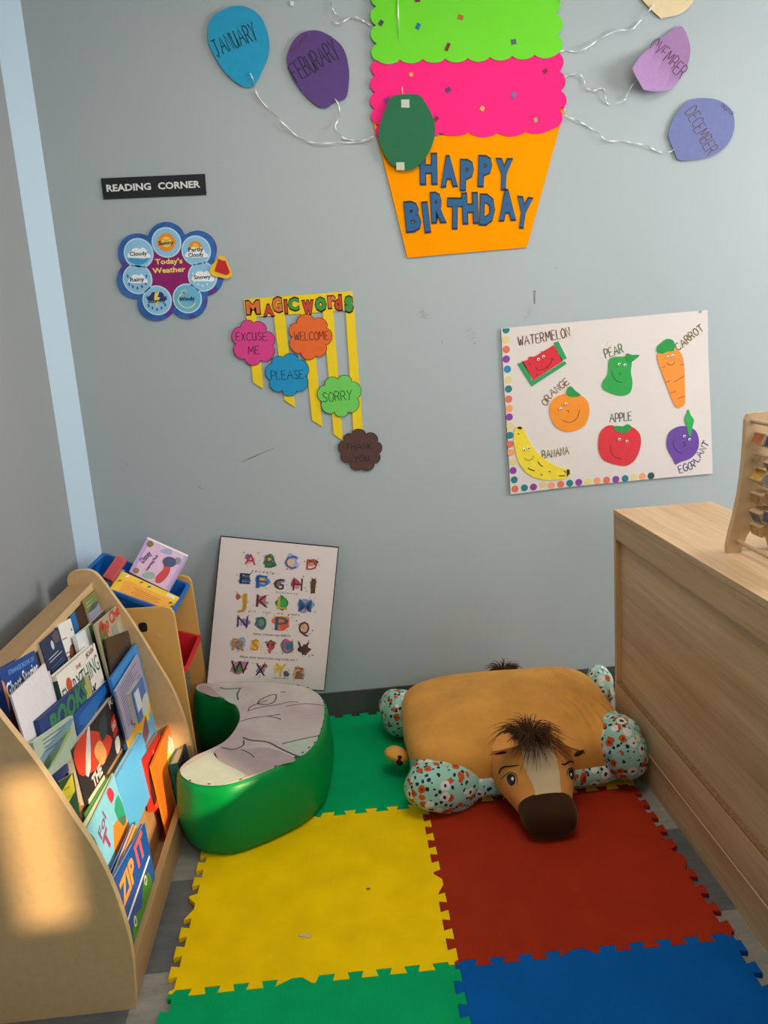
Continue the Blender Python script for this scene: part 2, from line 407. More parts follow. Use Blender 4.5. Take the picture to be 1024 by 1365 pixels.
gb = balloon([(527,129),(555,128),(566,138),(577,160),(579,180),(572,203),(558,222),(544,229),(530,226),(515,213),(505,190),(505,172),(512,150),(519,135)], '#1d6b46',
        'dark green blank paper balloon hanging upside down over the orange cup', None, None, 0, 0, '#000000', rib=[(530,-8),(531,40),(533,90),(537,132)], h=.016)
for u in ((539.5,140),(533,223)):
    q = WALL.at(*u); slab('tape_piece', WALL, [q+Vector(d) for d in ((-.013,-.011),(.013,-.013),(.014,.011),(-.012,.012))], .0176, .0181, M('#b9c9b4', .3), gb)
balloon([(856,-18),(854,-4),(856,2),(878,24),(884,25),(905,20),(918,10),(926,-3),(928,-30),(905,-60),(870,-50)], '#dcc9a0',
        'cream paper balloon cut off by the top edge above the mauve one', 'ER', [(916,2),(926,-10)], 10, .002, '#4a3c28',
        rib=[(870,8),(862,18),(850,32),(840,41),(820,43),(800,52),(785,63),(770,70),(752,68),(742,72)])
wx = WALL.at(862, 60)
balloon([(904,36),(912,42),(918,58),(919,72),(914,92),(900,112),(888,122),(868,126),(852,126),(848,123),(836,101),(838,94),(850,78),(866,64),(886,48)], '#9c78a6',
        'mauve paper balloon with its left side curled and the word NOVEMBER', 'OVEMBER', [(864,64),(905,106)], 17, .0022, '#5a2a4c',
        rib=[(850,106),(842,114),(836,126),(832,134),(824,138),(810,139),(806,130),(804,120),(798,119),(790,122),(780,118),(778,108),(770,100),(758,101),(750,105)],
        warp=lambda q: max(0.0, (WALL.at(880,80)-Vector(q)).dot(Vector((.75, .45))))**1.3*.9)
balloon([(922,133),(945,132),(962,137),(974,148),(978,165),(974,184),(962,200),(944,210),(920,214),(904,214),(900,208),(891,186),(890,180),(896,160),(908,143)], '#6d77aa',
        'periwinkle paper balloon at the right with the word DECEMBER', 'DECEMBER', [(912,151),(942,208)], 17, .0022, '#6a4a3c',
        rib=[(897,200),(890,204),(878,203),(865,197),(846,192),(830,189),(808,188),(795,178),(782,168),(768,162),(755,156),(752,150),(752,142)], note=('DEXTER', [(960,143),(975,155)], 4, '#3c3c5a'))
tag(ribbon('ribbon', [(440,31),(452,33),(462,27),(470,24),(480,27),(488,31),(496,37)]), 'white curling ribbon above the purple balloon with no balloon in view', 'ribbon')
tag(ribbon('ribbon', [(452,25),(446,18),(442,8),(440,-8)]), 'thin white ribbon hanging from the top edge above the purple balloon', 'ribbon')
tag(ribbon('ribbon', [(752,-4),(746,4),(740,12),(735,14)]), 'short white ribbon at the top right edge of the lime green frosting', 'ribbon')
tag(slab('tape_piece', WALL, WALL.all([(387,2),(392,3),(391,9),(387,8)]), .0005, .0035, M('#dfe1e0', .3)), 'tiny white tape blob on the wall above the purple balloon', 'tape')

# birthday cupcake
def scallops(pts, n, amp):
    """bumpy edge along a polyline (bulging to the right of travel)"""
    pts = [Vector(p) for p in pts]; seg = [(pts[i+1]-pts[i]).length for i in range(len(pts)-1)]; tot = sum(seg); out = []
    for j in range(n*8):
        d = tot*j/(n*8); i = 0
        while i < len(seg)-1 and d > seg[i]: d -= seg[i]; i += 1
        t = (pts[i+1]-pts[i]).normalized(); nn = Vector((-t.y, t.x))
        out.append(pts[i]+t*d-nn*amp*abs(math.sin(math.pi*j/8))**.7)
    return out
cup = thing('cupcake_poster', wallbase(620, 250), 'large neon paper cupcake with orange cup reading HAPPY BIRTHDAY', 'poster')
slab('cake_cup', WALL, WALL.all([(494,152),(502,168),(520,195),(740,150),(753,143),(702,330),(620,337),(543,344),(520,250)]), .004, .0055, M('#ff9a00', .9, .03, 8, spec=.05), cup)
pk = WALL.all
pink = scallops(pk([(502,80),(500,110),(500,150),(510,188)]), 5, .017) + scallops(pk([(510,183),(560,180),(605,176),(650,178),(700,176),(738,170)]), 6, .013) + scallops(pk([(738,172),(748,140),(746,105),(742,70)]), 4, .017)
slab('pink_frosting', WALL, pink, .007, .0085, M('#ff2f84', .9, .02, 8, spec=.05), cup)
green = scallops(pk([(502,-90),(502,-30),(501,30),(503,84)]), 7, .018) + scallops(pk([(503,82),(560,80),(620,79),(680,76),(741,73)]), 8, .012) + scallops(pk([(741,74),(742,40),(738,0),(730,-90)]), 6, .018)
slab('green_frosting', WALL, green, .0095, .011, M('#6fdc2a', .8, .02, 8), cup)
for x, y, c, w, h, a in ((341,43,'#4a3a60',12,9,.9),(406,49,'#2a6aa8',9,13,-.5),(481,33,'#b5642a',12,10,-.3),(574,76,'#55606a',12,11,.1),(458,85,'#7a2a2c',8,18,-.5),(405,3,'#7a2a2c',12,8,.1),(519,0,'#c9b24a',10,7,.2),
      (394,133,'#e8b04a',9,8,.2),(459,160,'#5a3a78',13,10,.5),(519,193,'#e8b04a',10,10,-.5),(574,169,'#5a78b8',11,10,-.6),(630,127,'#8a1f3a',10,10,.6),(613,213,'#a8a05a',9,10,.1),(438,211,'#8a1f3a',12,9,.7),(352,178,'#6a4a98',14,10,.5)):
    q = WALL.at(250+x/1.323, y/1.323); k = .00175/1.323; ca, sa = math.cos(a), math.sin(a)
    hh = .0111 if y < 100 else .0086
    slab('sprinkle', WALL, [q+Vector((ca*dx-sa*dy, sa*dx+ca*dy)) for dx, dy in ((-w*k/2,-h*k/2),(w*k/2,-h*k/2),(w*k/2,h*k/2),(-w*k/2,h*k/2))], hh, hh+.0012, M(c, .7), cup)
INK = M('#1c5a8c', .6, .05, 80)
def letter(ch, u, v, wpx, hpx, rot, fr, h, mat, parent, bold=.03, thick=.0015, edge=None):
    c, s = math.cos(rot), math.sin(rot)
    u0 = (u-wpx/2*c-hpx/2*s, v+wpx/2*-s*-1*0+hpx/2*c-wpx/2*-s*0); 
    ax = Vector((c, -s)); ay = Vector((s, c))   # image-space right and down for a counter-clockwise turn
    a = Vector((u, v))-ax*wpx/2+ay*hpx/2; b = a+ax*wpx
    k = (fr.at(*b)-fr.at(*a)).length/wpx
    bm = bmesh.new(); text_into(bm, fr, ch, fr.at(*a), fr.at(*b), hpx*k, h, bold, 0, thick=thick)
    mats = [mat]
    if edge:
        a2 = a-ax*edge[1]+ay*edge[1]; b2 = b+ax*edge[1]+ay*edge[1]
        text_into(bm, fr, ch, fr.at(*a2), fr.at(*b2), (hpx+2*edge[1])*k, h-.0006, bold+.035, 0, mi=1, thick=thick*.6); mats.append(edge[0])
    return obj('letter', bm, mats, parent, recalc=False)
NAVY = M('#12283c', .6)
for ch, u, v, w, r in (('H',571,226,22,.02),('A',597.5,229,22,.06),('P',622,234,17,0),('P',646,229,17,-.03),('Y',671,233,22,-.02),
                       ('B',550,289,20,.1),('I',567.5,290,7,.14),('R',584,277,19,.06),('T',606,285,19,0),('H',626,278,20,.06),('D',649,280,19,-.02),('A',675,274,22,.06),('Y',697,284,20,-.12)):
    letter(ch, u, v, w, 33, r, WALL, .0082, INK, cup, .05, .0018, (NAVY, .8))

# reading corner sign
sg = thing('wall_sign', wallbase(205, 249), 'black sign with white capitals reading READING CORNER', 'sign')
slab('sign_plate', WALL, WALL.all([(135,238),(273.5,232),(275.5,260),(138.5,266)]), .001, .004, M('#1b1d24', .5), sg)
bm = bmesh.new()
for w, a, b in (('READING', (143,255.7), (202,253)), ('CORNER', (211.5,252.7), (267.5,250))):
    text_into(bm, WALL, w, WALL.at(*a), WALL.at(*b), .0205, .0056, .028, thick=.0014)
obj('lettering', bm, M('#e4e4e4', .5), sg, recalc=False)

# weather chart
wc = thing('weather_chart', wallbase(226, 362), 'flower shaped chart of seven weather circles reading Today\'s Weather', 'chart')
C7 = dict(Sunny=(222.5,323.5), Partly=(262,334.5), Snowy=(270.5,369), Windy=(250.2,398), Stormy=(210,400.5), Rainy=(184,372.3), Cloudy=(185.5,338))
def petal(grow):
    o = Vector((226, 363)); out = []
    for i in range(180):
        a = 2*math.pi*i/180; d = Vector((math.cos(a), math.sin(a))); best = 25
        for c in C7.values():
            cc = o+(Vector(c)-o)*1.05-o; bq = d.dot(cc); disc_ = bq*bq-cc.dot(cc)+(22.5+grow)**2
            if disc_ > 0: best = max(best, bq+math.sqrt(disc_))
        out.append(WALL.at(*(o+d*best)))
    return out
def swirl_mat():
    m = bpy.data.materials.new('swirled_rim_print'); m.use_nodes = True; nt = m.node_tree; b = nt.nodes['Principled BSDF']
    tc = nt.nodes.new('ShaderNodeTexCoord'); n = nt.nodes.new('ShaderNodeTexNoise'); n.inputs['Scale'].default_value = 9; n.inputs['Detail'].default_value = 1; n.inputs['Distortion'].default_value = 1.5
    cr = nt.nodes.new('ShaderNodeValToRGB'); e = cr.color_ramp.elements; e[0].position = .3; e[0].color = lin('#1f57a0'); e[1].position = .75; e[1].color = lin('#7a2480')
    x = e.new(.52); x.color = lin('#2f6cb4'); x = e.new(.62); x.color = lin('#4a3a98')
    nt.links.new(tc.outputs['Object'], n.inputs['Vector']); nt.links.new(n.outputs['Fac'], cr.inputs[0]); nt.links.new(cr.outputs[0], b.inputs['Base Color']); b.inputs['Roughness'].default_value = .4
    return m
slab('chart_board', WALL, petal(3), .002, .005, swirl_mat(), wc)
o = Vector((226, 363)); names = list(C7)
cen = []
for i in range(7):
    a, b = Vector(C7[names[i]]), Vector(C7[names[(i+1) % 7]]); cen += [o+(a-o)*.98, o+((a+b)/2-o)*1.13]
slab('chart_center', WALL, [WALL.at(*q) for q in cen], .005, .0054, M('#8c1a6c', .4, .12, 25), wc)
SKY, SEA, CLOUD, YEL, ORG = M('#a9d3ee', .4), M('#3f9ccf', .4), M('#f2f6fa', .4), M('#f7d648', .4), M('#f0922c', .4)
def cloud(c, s): return [(c[0]+dx*s, c[1]+dy*s) for dx, dy in ((-1,.45),(-1.1,.05),(-.8,-.2),(-.6,-.5),(-.15,-.55),(.1,-.45),(.4,-.6),(.75,-.35),(.85,-.05),(1.1,.1),(1.05,.45))]
def pslab(name, pts, h0, h1, m, par, soft=0):
    q = WALL.all(pts); return slab(name, WALL, smooth_closed(q, soft) if soft else q, h0, h1, m, par)
for nm in names:
    c = Vector(C7[nm]); k = WALL.at(c[0], c[1])
    dsk = slab('weather_circle', WALL, disc(k, .0470, 32), .0054, .0064, M('#bfe0f2', .4), wc)
    slab('circle_field', WALL, disc(k, .0428, 32), .0064, .0067, M('#8fc6e8', .4) if nm != 'Windy' else M('#6db4d8', .4), dsk)
    u, v = c
    if nm in ('Sunny', 'Partly'):
        uu, vv, r = (u, v-.5, 12) if nm == 'Sunny' else (u-1, v-4, 9)
        star = [(uu+(r*1.12 if i % 2 else r*.92)*math.cos(i*math.pi/18), vv+(r*1.12 if i % 2 else r*.92)*math.sin(i*math.pi/18)) for i in range(36)]
        pslab('sun_picture', star, .0067, .0071, ORG, dsk); slab('sun_disc', WALL, disc(WALL.at(uu, vv), r*.00135, 20), .0071, .0074, YEL, dsk)
        bm = bmesh.new(); stroke(bm, WALL, smooth_open(WALL.all([(uu-5,vv-4),(uu-2,vv-2.4),(uu+2,vv-2.5),(uu+5,vv-4.4)])), .0012, .0074, .0077); obj('sun_smile', bm, M('#a85a18', .5), dsk)
    if nm == 'Cloudy':
        pslab('water_picture', [(u-14,v+8),(u-8,v+5),(u+6,v+8),(u+14,v+5),(u+10,v+12),(u,v+15.5),(u-10,v+12)], .0067, .007, SEA, dsk, 3)
    if nm in ('Cloudy', 'Partly', 'Rainy', 'Snowy'):
        pslab('cloud_picture', cloud((u+.5, v+(3 if nm == 'Partly' else 0)), 13 if nm != 'Rainy' else 11), .0071, .0078, CLOUD, dsk, 3)
    if nm == 'Stormy':
        pslab('cloud_picture', cloud((u, v-5), 11), .0067, .0071, M('#2a3a78', .4), dsk, 3)
        pslab('lightning_picture', [(u-3,v-10),(u+3,v-11),(u+.5,v-4),(u+4,v-4),(u-3,v+12),(u-1,v+1),(u-4,v+1)], .0071, .0076, YEL, dsk)
    if nm in ('Rainy', 'Stormy', 'Snowy'):
        bm = bmesh.new()
        for dx, dy in ((-11,7),(-6,10),(0,12),(6,10),(11,6),(-13,-4),(12,-4)):
            q = WALL.at(u+dx, v+dy); prism(bm, WALL, disc(q, .0028, 8, .0028 if nm == 'Snowy' else .0055), .0067, .0075)
        obj('drop_picture', bm, M('#f2f6fa' if nm == 'Snowy' else '#2f62a8', .4), dsk)
    if nm == 'Windy':
        bm = bmesh.new()
        stroke(bm, WALL, smooth_open(WALL.all([(u-2,v-8),(u-9,v-5),(u-12,v+3),(u-6,v+11),(u+4,v+12),(u+11,v+6)])), .0035, .0067, .0072)
        stroke(bm, WALL, smooth_closed(WALL.all([(u-8,v-9),(u-4,v-11.5),(u-1,v-9.5),(u-5,v-7)]), 4), .0022, .0067, .0072, closed=True); obj('swirl_picture', bm, M('#e6e08a', .4), dsk)
    bm = bmesh.new(); wpx = {'Sunny':20,'Partly':20,'Snowy':22,'Windy':21,'Stormy':23,'Rainy':19,'Cloudy':23}[nm]
    lines = [(nm, 2.5)] if nm != 'Partly' else [('Partly', .5), ('Cloudy', 7.5)]
    for s, dy in lines:
        text_into(bm, WALL, s, WALL.at(u-wpx/2, v+dy+1), WALL.at(u+wpx/2, v+dy-.3), .0125, .0082, .022)
    obj('lettering', bm, M('#14161c', .5), dsk, recalc=False)
bm = bmesh.new()
text_into(bm, WALL, "Today's", WALL.at(207.5,352.5), WALL.at(244,351), .0165, .0058, .03); text_into(bm, WALL, 'Weather', WALL.at(204,364.5), WALL.at(248,362), .0165, .0058, .03)
obj('lettering', bm, M('#f0d860', .5), wc, recalc=False)
ar = thing('weather_arrow', wallbase(294, 356), 'yellow card marker with a red arrow on the right side of the weather chart', 'arrow marker')
pslab('marker_card', Z(110,210,4.452,[(822,582),(848,590),(892,690),(886,708),(860,720),(774,704),(757,680),(770,640)]), .0088, .0102, M('#f2c326', .5), ar)
bm = bmesh.new()
prism(bm, WALL, WALL.all(Z(110,210,4.452,[(808,602),(848,618),(844,640),(800,640)])), .0103, .0112); prism(bm, WALL, WALL.all(Z(110,210,4.452,[(800,632),(850,612),(878,684),(858,700),(786,676)])), .0103, .0115)
obj('arrow', bm, M('#c41f26', .5), ar)

# magic words
mw = thing('magic_words_chart', wallbase(405, 480), 'yellow paper comb of five strips with flowers reading Magic words', 'chart')
z3 = lambda L: Z(290, 370, 4.452, L)
YP = M('#f0cf18', .75, .03, 30)
bm = bmesh.new()
prism(bm, WALL, WALL.all(z3([(155,128),(803,80),(808,192),(168,238)])), .002, .0032)
for st in ([(172,225),(232,225),(273,660),(212,622)], [(332,215),(398,212),(463,770),(398,728)], [(495,210),(560,205),(623,885),(562,846)], [(625,205),(688,200),(745,970),(690,928)], [(760,190),(812,185),(862,905),(806,905)]):
    prism(bm, WALL, WALL.all(z3(st)), .002, .0031)
obj('paper_comb', bm, YP, mw)
RD, OR_, GN, INKB = M('#c8402c', .6), M('#dd7030', .6), M('#3f9440', .6), M('#1c1713', .7)
for ch, x, y, w, h, m in (('M',212,176,80,70,OR_),('A',305,193,62,58,RD),('G',355,160,56,76,OR_),('I',407,172,14,68,RD),('C',452,157,60,64,GN),('w',537,170,66,72,RD),('o',612,153,64,72,GN),('r',678,140,44,64,OR_),('d',716,148,42,78,RD),('s',779,152,48,82,GN)):
    u, v = z3([(x, y)])[0]
    if ch in 'wors': h = h*1.36
    if ch in 'd': h = h*.98
    if ch in 'wors': letter(ch, u, v-h*.13/4.452+0, w/4.452, h/4.452, .06, WALL, .0042, m, mw, .05, .0008, (INKB, 1.0))
    else: letter(ch, u, v, w/4.452, h/4.452, .06, WALL, .0042, m, mw, .05, .0008, (INKB, 1.0))
def flower(pts, hexc, name, words, inkc, h):
    q = [WALL.at(*u) for u in z3(pts)]
    # fine bumpy outline: arcs between the given notches
    out = []; c = sum(q, Vector((0, 0)))/len(q)
    for i in range(len(q)):
        a, b = q[i], q[(i+1) % len(q)]; m = (a+b)/2; r = (b-a)/2; nn = Vector((r.y, -r.x))
        if nn.dot(m-c) < 0: nn = -nn
        for k in range(9):
            t = math.pi*k/9; out.append(m-r*math.cos(t)+nn*math.sin(t)*.78)
    f = slab(name, WALL, out, h, h+.0012, M(hexc, .75, .03, 40), mw)
    bm = bmesh.new(); stroke(bm, WALL, out, .0016, h+.0012, h+.0016, closed=True)
    for s, a, b, hp in words:
        ua, ub = z3([a, b]); pa = [WALL.at(*ua), WALL.at(*ub)]; k = (pa[1]-pa[0]).length/math.dist(ua, ub)
        pen_into(bm, WALL, s, pa, hp/4.452*k, .0021, h+.0012, h+.0017)
    obj('lettering', bm, M(inkc, .6), f)
flower([(140,295),(215,272),(288,322),(326,400),(256,490),(165,480),(112,392)], '#d9418c', 'pink_flower', [('EXCUSE', (112,375), (294,372), 46), ('ME', (186,457), (252,455), 46)], '#3a1228', .0045)
flower([(470,272),(575,250),(648,302),(640,398),(580,462),(498,446),(446,352)], '#e8692c', 'orange_flower', [('WELCOME', (458,374), (660,366), 48)], '#46210c', .0045)
flower([(325,512),(392,480),(482,490),(522,585),(470,672),(385,668),(316,605)], '#1693c8', 'blue_flower', [('PLEASE', (322,604), (512,597), 50)], '#0c2a44', .0045)
flower([(640,640),(715,605),(798,618),(828,715),(775,795),(695,796),(622,735)], '#6fce5c', 'green_flower', [('SORRY', (628,736), (800,722), 54)], '#1c3a1a', .0045)
flower([(795,930),(880,930),(948,975),(952,1042),(928,1100),(856,1130),(790,1092),(738,1038),(752,968)], '#573a36', 'brown_flower', [('THANK', (760,1020), (918,1016), 34), ('YOU', (812,1090), (900,1088), 34)], '#1e1210', .0045)

# fruit poster
fp = thing('fruit_poster', wallbase(810, 535), 'white paper poster of smiling fruit and vegetables edged with coloured dots', 'poster')
z4 = lambda L: Z(650, 400, 2.738, L)
PH = .006
pw = lambda q: .004*math.sin(9*q[0])*math.sin(7*q[1])**2*0
slab('poster_paper', WALL, WALL.all(z4([(48,103),(400,72),(800,36),(803,200),(812,420),(819,632),(560,655),(300,680),(83,708),(72,500),(58,300)])), PH, PH+.0008, M('#ddd5d1', .75, .012, 5, spec=.2), fp)
T_ = {'t':'#1f7d86','y':'#ded08a','r':'#e0705a','p':'#8a3ea0','b':'#2a86b8','o':'#f2a26a','d':'#2f4f50'}
dots = list(zip([(66,108),(66,145),(67,180),(67,215),(71,252),(75,290),(75,324),(76,361),(78,395),(78,426),(80,460),(80,493),(81,525),(84,556),(92,590),(92,621),(96,655),(99,688)], 'tyrpbytropytroypto'.replace('o', 'o'))) + \
       list(zip([(133,684),(166,681),(201,672),(231,675),(265,671),(298,667),(331,664),(365,662),(398,658),(432,656),(466,653),(500,650),(533,646),(563,642),(594,640)], 'tpyortpyorptyod'))
dots = [(p, ('r' if i == 17 else c)) for i, (p, c) in enumerate(dots)]
for i, (p, c) in enumerate(dots):
    q = WALL.at(*z4([p])[0]); pts = disc(q, .0124, 18)
    if i == 0: pts = [Vector((a.x, min(a.y, q.y+.004))) for a in pts]
    slab('paper_dot', WALL, pts, PH+.0008, PH+.0013, M(T_[c], .7), fp)
F0 = PH+.0008
BLK = M('#1a1414', .6); EYW, EYB = M('#f2f2f0', .3), M('#101012', .2)
def cut(name, pts, hexc, soft=3, h=.0022, par=None, h0=None):
    q = WALL.all(z4(pts)); h0 = h0 or F0
    f = slab(name, WALL, smooth_closed(q, soft) if soft else q, h0, h0+h, M(hexc, .8, .04, 60), par or fp)
    return f
def ink(par, lines, w=.0016, hexc=None, h=None, closed=False, name='drawn_line'):
    bm = bmesh.new(); h = h or F0+.0022
    for l in lines: stroke(bm, WALL, smooth_open(WALL.all(z4(l)), 4) if len(l) > 2 else WALL.all(z4(l)), w, h, h+.0004)
    return obj(name, bm, M(hexc, .6) if hexc else BLK, par)
def eyes(par, *cs):
    for c in cs:
        q = WALL.at(*z4([c])[0]); bm = bmesh.new()
        prism(bm, WALL, disc(q, .0048, 14), F0+.0022, F0+.0046); prism(bm, WALL, disc(q+Vector((.0008, -.0012)), .0026, 10), F0+.0046, F0+.0049, mi=1)
        obj('googly_eye', bm, [EYW, EYB], par)
wm = cut('watermelon', [(108,232),(128,226),(152,268),(158,290),(170,292),(278,222),(287,232),(160,314)], '#2f9e5e', 0)
cut('watermelon', [(240,156),(256,150),(287,212),(268,222)], '#2f9e5e', 0)
wf = cut('watermelon_flesh', [(122,224),(146,218),(150,206),(170,206),(240,164),(272,222),(166,292),(150,268)], '#d8303e', 0, .0022)
ink(wf, [[(172,244),(182,254),(200,252),(220,240),(232,222),(232,210)]]); eyes(wf, (183,216),(201,206))
ink(wf, [[(150,230),(154,236)],[(192,186),(196,190)],[(236,218),(240,216)],[(176,270),(180,274)],[(214,250),(218,246)],[(246,186),(248,190)]], .0022)
pr = cut('pear', [(440,222),(456,208),(490,206),(518,206),(524,226),(520,262),(526,300),(518,336),(490,348),(450,340),(418,322),(418,298),(436,270)], '#2fa44e')
cut('pear_leaf', [(502,212),(506,194),(524,200),(552,200),(538,214),(520,226),(506,222)], '#2a9648', 2, .003, pr)
ink(pr, [[(450,256),(454,276),(470,296),(490,300)],[(474,266),(482,268),(484,272)]]); eyes(pr, (477,234),(498,237))
cr = cut('carrot', [(616,200),(640,186),(680,178),(704,196),(714,240),(716,300),(718,370),(708,388),(690,392),(676,376),(650,310),(624,240)], '#f2933a')
cut('carrot_leaf', [(616,172),(630,158),(650,142),(672,146),(680,164),(674,186),(652,188),(636,196),(618,190)], '#2a9648', 2, .003, cr)
ink(cr, [[(652,228),(660,236),(674,234),(680,224)],[(634,246),(646,242)],[(700,236),(714,234)],[(646,300),(662,294)],[(676,300),(714,276)],[(664,340),(684,332)],[(690,360),(714,350)]]); eyes(cr, (654,208),(671,203))
og = cut('orange', [(224,410),(232,372),(258,348),(300,340),(340,348),(366,376),(368,420),(352,456),(318,476),(280,478),(244,458)], '#f0922e')
cut('orange_leaf', [(286,344),(290,322),(302,314),(318,330),(338,346),(322,352),(300,352)], '#2a9648', 2, .003, og)
ink(og, [[(272,438),(296,446),(322,432),(334,400)],[(286,402),(294,404),(292,410)]]); eyes(og, (264,396),(283,379))
ap = cut('apple', [(402,520),(410,480),(440,456),(480,462),(520,460),(552,486),(556,530),(538,578),(508,602),(470,600),(424,584),(406,556)], '#d93440')
cut('apple_leaf', [(454,464),(470,458),(492,460),(506,452),(522,460),(510,480),(488,484),(466,476)], '#2a9648', 2, .003, ap)
ink(ap, [[(446,528),(448,552),(462,572),(486,578)]]); eyes(ap, (478,507),(505,514))
eg = cut('eggplant', [(650,520),(660,482),(690,462),(724,460),(756,476),(768,512),(762,548),(738,576),(700,590),(684,598),(672,576),(656,548)], '#6a479e')
cut('eggplant_stem', [(730,398),(738,420),(750,436),(744,462),(738,494),(730,490),(724,460),(716,434),(724,414)], '#2faa55', 2, .003, eg)
ink(eg, [[(674,512),(676,532),(690,552),(706,556)],[(706,520),(714,518),(718,528),(710,532)]]); eyes(eg, (714,496),(733,507))
bn = cut('banana', [(100,466),(116,460),(128,466),(150,510),(180,556),(224,590),(270,612),(296,616),(298,636),(282,650),(230,656),(180,650),(140,628),(112,590),(96,530),(94,490)], '#f0d83c')
cut('banana_tip', [(104,466),(116,459),(126,466),(118,472)], '#3a3018', 0, .0006, bn, F0+.0022); cut('banana_tip', [(286,617),(297,617),(298,632),(287,644)], '#3a3018', 0, .0006, bn, F0+.0022)
ink(bn, [[(132,576),(146,584),(160,578),(166,568)]]); eyes(bn, (131,545),(147,538))
ink(bn, [[(182,588),(190,600),(200,606)],[(146,610),(152,616),(170,622)],[(108,486),(114,488)],[(222,624),(228,626)],[(258,640),(280,640)],[(192,634),(198,638)],[(276,622),(284,628)]], .003)
def crayon(pts, hexc):
    bm = bmesh.new(); q = WALL.all(z4(pts)); a, b, c, d = q
    for i in range(26):
        s, t = random.random(), random.uniform(-.1, 1.1); p0 = a.lerp(b, s).lerp(d.lerp(c, s), t); l = random.uniform(.012, .024)
        stroke(bm, WALL, [p0, p0+Vector((l*.6, l))], .0011, F0, F0+.0002)
    return obj('crayon_shading', bm, M(hexc, .9), fp)
def word(s, path, hpx, hexc): return pen('lettering', WALL, s, z4(path), hpx/2.738, .0031, F0+.0004, M(hexc, .7), fp)
crayon([(112,120),(300,102),(306,146),(110,170)], '#ecd3cc'); crayon([(420,166),(490,160),(492,200),(424,210)], '#d6e6c8'); crayon([(690,170),(780,100),(796,130),(700,186)], '#ece2a6')
crayon([(206,370),(290,290),(300,320),(216,386)], '#f4dcc4'); crayon([(440,410),(540,400),(536,440),(444,446)], '#d2e2d0'); crayon([(194,548),(296,536),(300,570),(200,580)], '#f0eab4')
word('WATER', [(112,166),(206,152)], 32, '#6e3a34'); word('MELON', [(214,152),(300,132)], 34, '#6e3a34'); word('PEAR', [(430,212),(494,190)], 32, '#4a6a3a'); word('CARROT', [(694,186),(788,108)], 28, '#6a5a30')
word('ORANGE', [(212,386),(240,348),(298,304)], 26, '#7a5236'); word('APPLE', [(444,446),(524,438)], 30, '#3f5a4a'); word('BANANA', [(200,578),(296,562)], 28, '#5e5a28'); word('EGG', [(700,632),(746,614)], 28, '#3a3a78'); word('PLANT', [(757,606),(808,522)], 25, '#3a3a78')
slab('pin', WALL, disc(WALL.at(*z4([(776,42)])[0]), .004, 10), F0, F0+.004, M('#b8b8b8', .3), fp)

# ------------------------------------------------------------------ foam floor mats
S_, V1_, H1_, MR = 0.62, -0.4663, 1.5141, -0.01012
cM, sM = math.cos(MR), math.sin(MR)
def mq(x, y): return Vector((cM*x-sM*y, sM*x+cM*y))
def edge(a, b, flip):
    """interlocking tab edge from a to b in mat coordinates"""
    a = Vector(a); b = Vector(b); t = (b-a)/S_; n = Vector((-t.y, t.x))*(1 if flip else -1); out = [a]
    N = 10; P = S_/N; d = .0095
    for i in range(N):
        if i == 4:
            prof = ((.27, d), (.62, d), (.98, -d), (1.10, -d))
        elif i == 5: prof = ((.10, -d), (.22, d), (.78, d), (.70, -d))
        else: prof = ((.30, -d) if i else (.12, 0), (.22, d), (.78, d), (.70, -d))
        for u, v in prof: out.append(a+t*(i*P+min(u, 1)*P)+n*v)
    out[-1] = b-t*P*.2-n*d*0
    return out
def mat_surface(hexc):
    m = bpy.data.materials.new('foam_'+hexc.strip('#')); m.use_nodes = True; nt = m.node_tree; b = nt.nodes['Principled BSDF']
    tc = nt.nodes.new('ShaderNodeTexCoord'); n = nt.nodes.new('ShaderNodeTexNoise'); n.inputs['Scale'].default_value = 9; n.inputs['Detail'].default_value = 5
    nt.links.new(tc.outputs['Object'], n.inputs['Vector']); hs = nt.nodes.new('ShaderNodeHueSaturation'); hs.inputs['Color'].default_value = lin(hexc)
    mr = nt.nodes.new('ShaderNodeMapRange'); mr.inputs[1].default_value = .35; mr.inputs[2].default_value = .65; mr.inputs[3].default_value = .93; mr.inputs[4].default_value = 1.06
    nt.links.new(n.outputs['Fac'], mr.inputs[0]); nt.links.new(mr.outputs[0], hs.inputs['Value']); nt.links.new(hs.outputs[0], b.inputs['Base Color'])
    w = nt.nodes.new('ShaderNodeTexWave'); w.bands_direction = 'X'; w.inputs['Scale'].default_value = 90; w.inputs['Distortion'].default_value = 1.5; w.inputs['Detail'].default_value = 2
    nt.links.new(tc.outputs['Object'], w.inputs['Vector'])
    bp = nt.nodes.new('ShaderNodeBump'); bp.inputs['Strength'].default_value = .12; bp.inputs['Distance'].default_value = .002
    nt.links.new(w.outputs['Fac'], bp.inputs['Height']); nt.links.new(bp.outputs[0], b.inputs['Normal']); b.inputs['Roughness'].default_value = .75; b.inputs['Specular IOR Level'].default_value = .08
    return m
MAT_C = {'yellow': mat_surface('#f4cb00'), 'red': mat_surface('#9d2c14'), 'green': mat_surface('#00a462'), 'blue': mat_surface('#0058a6')}
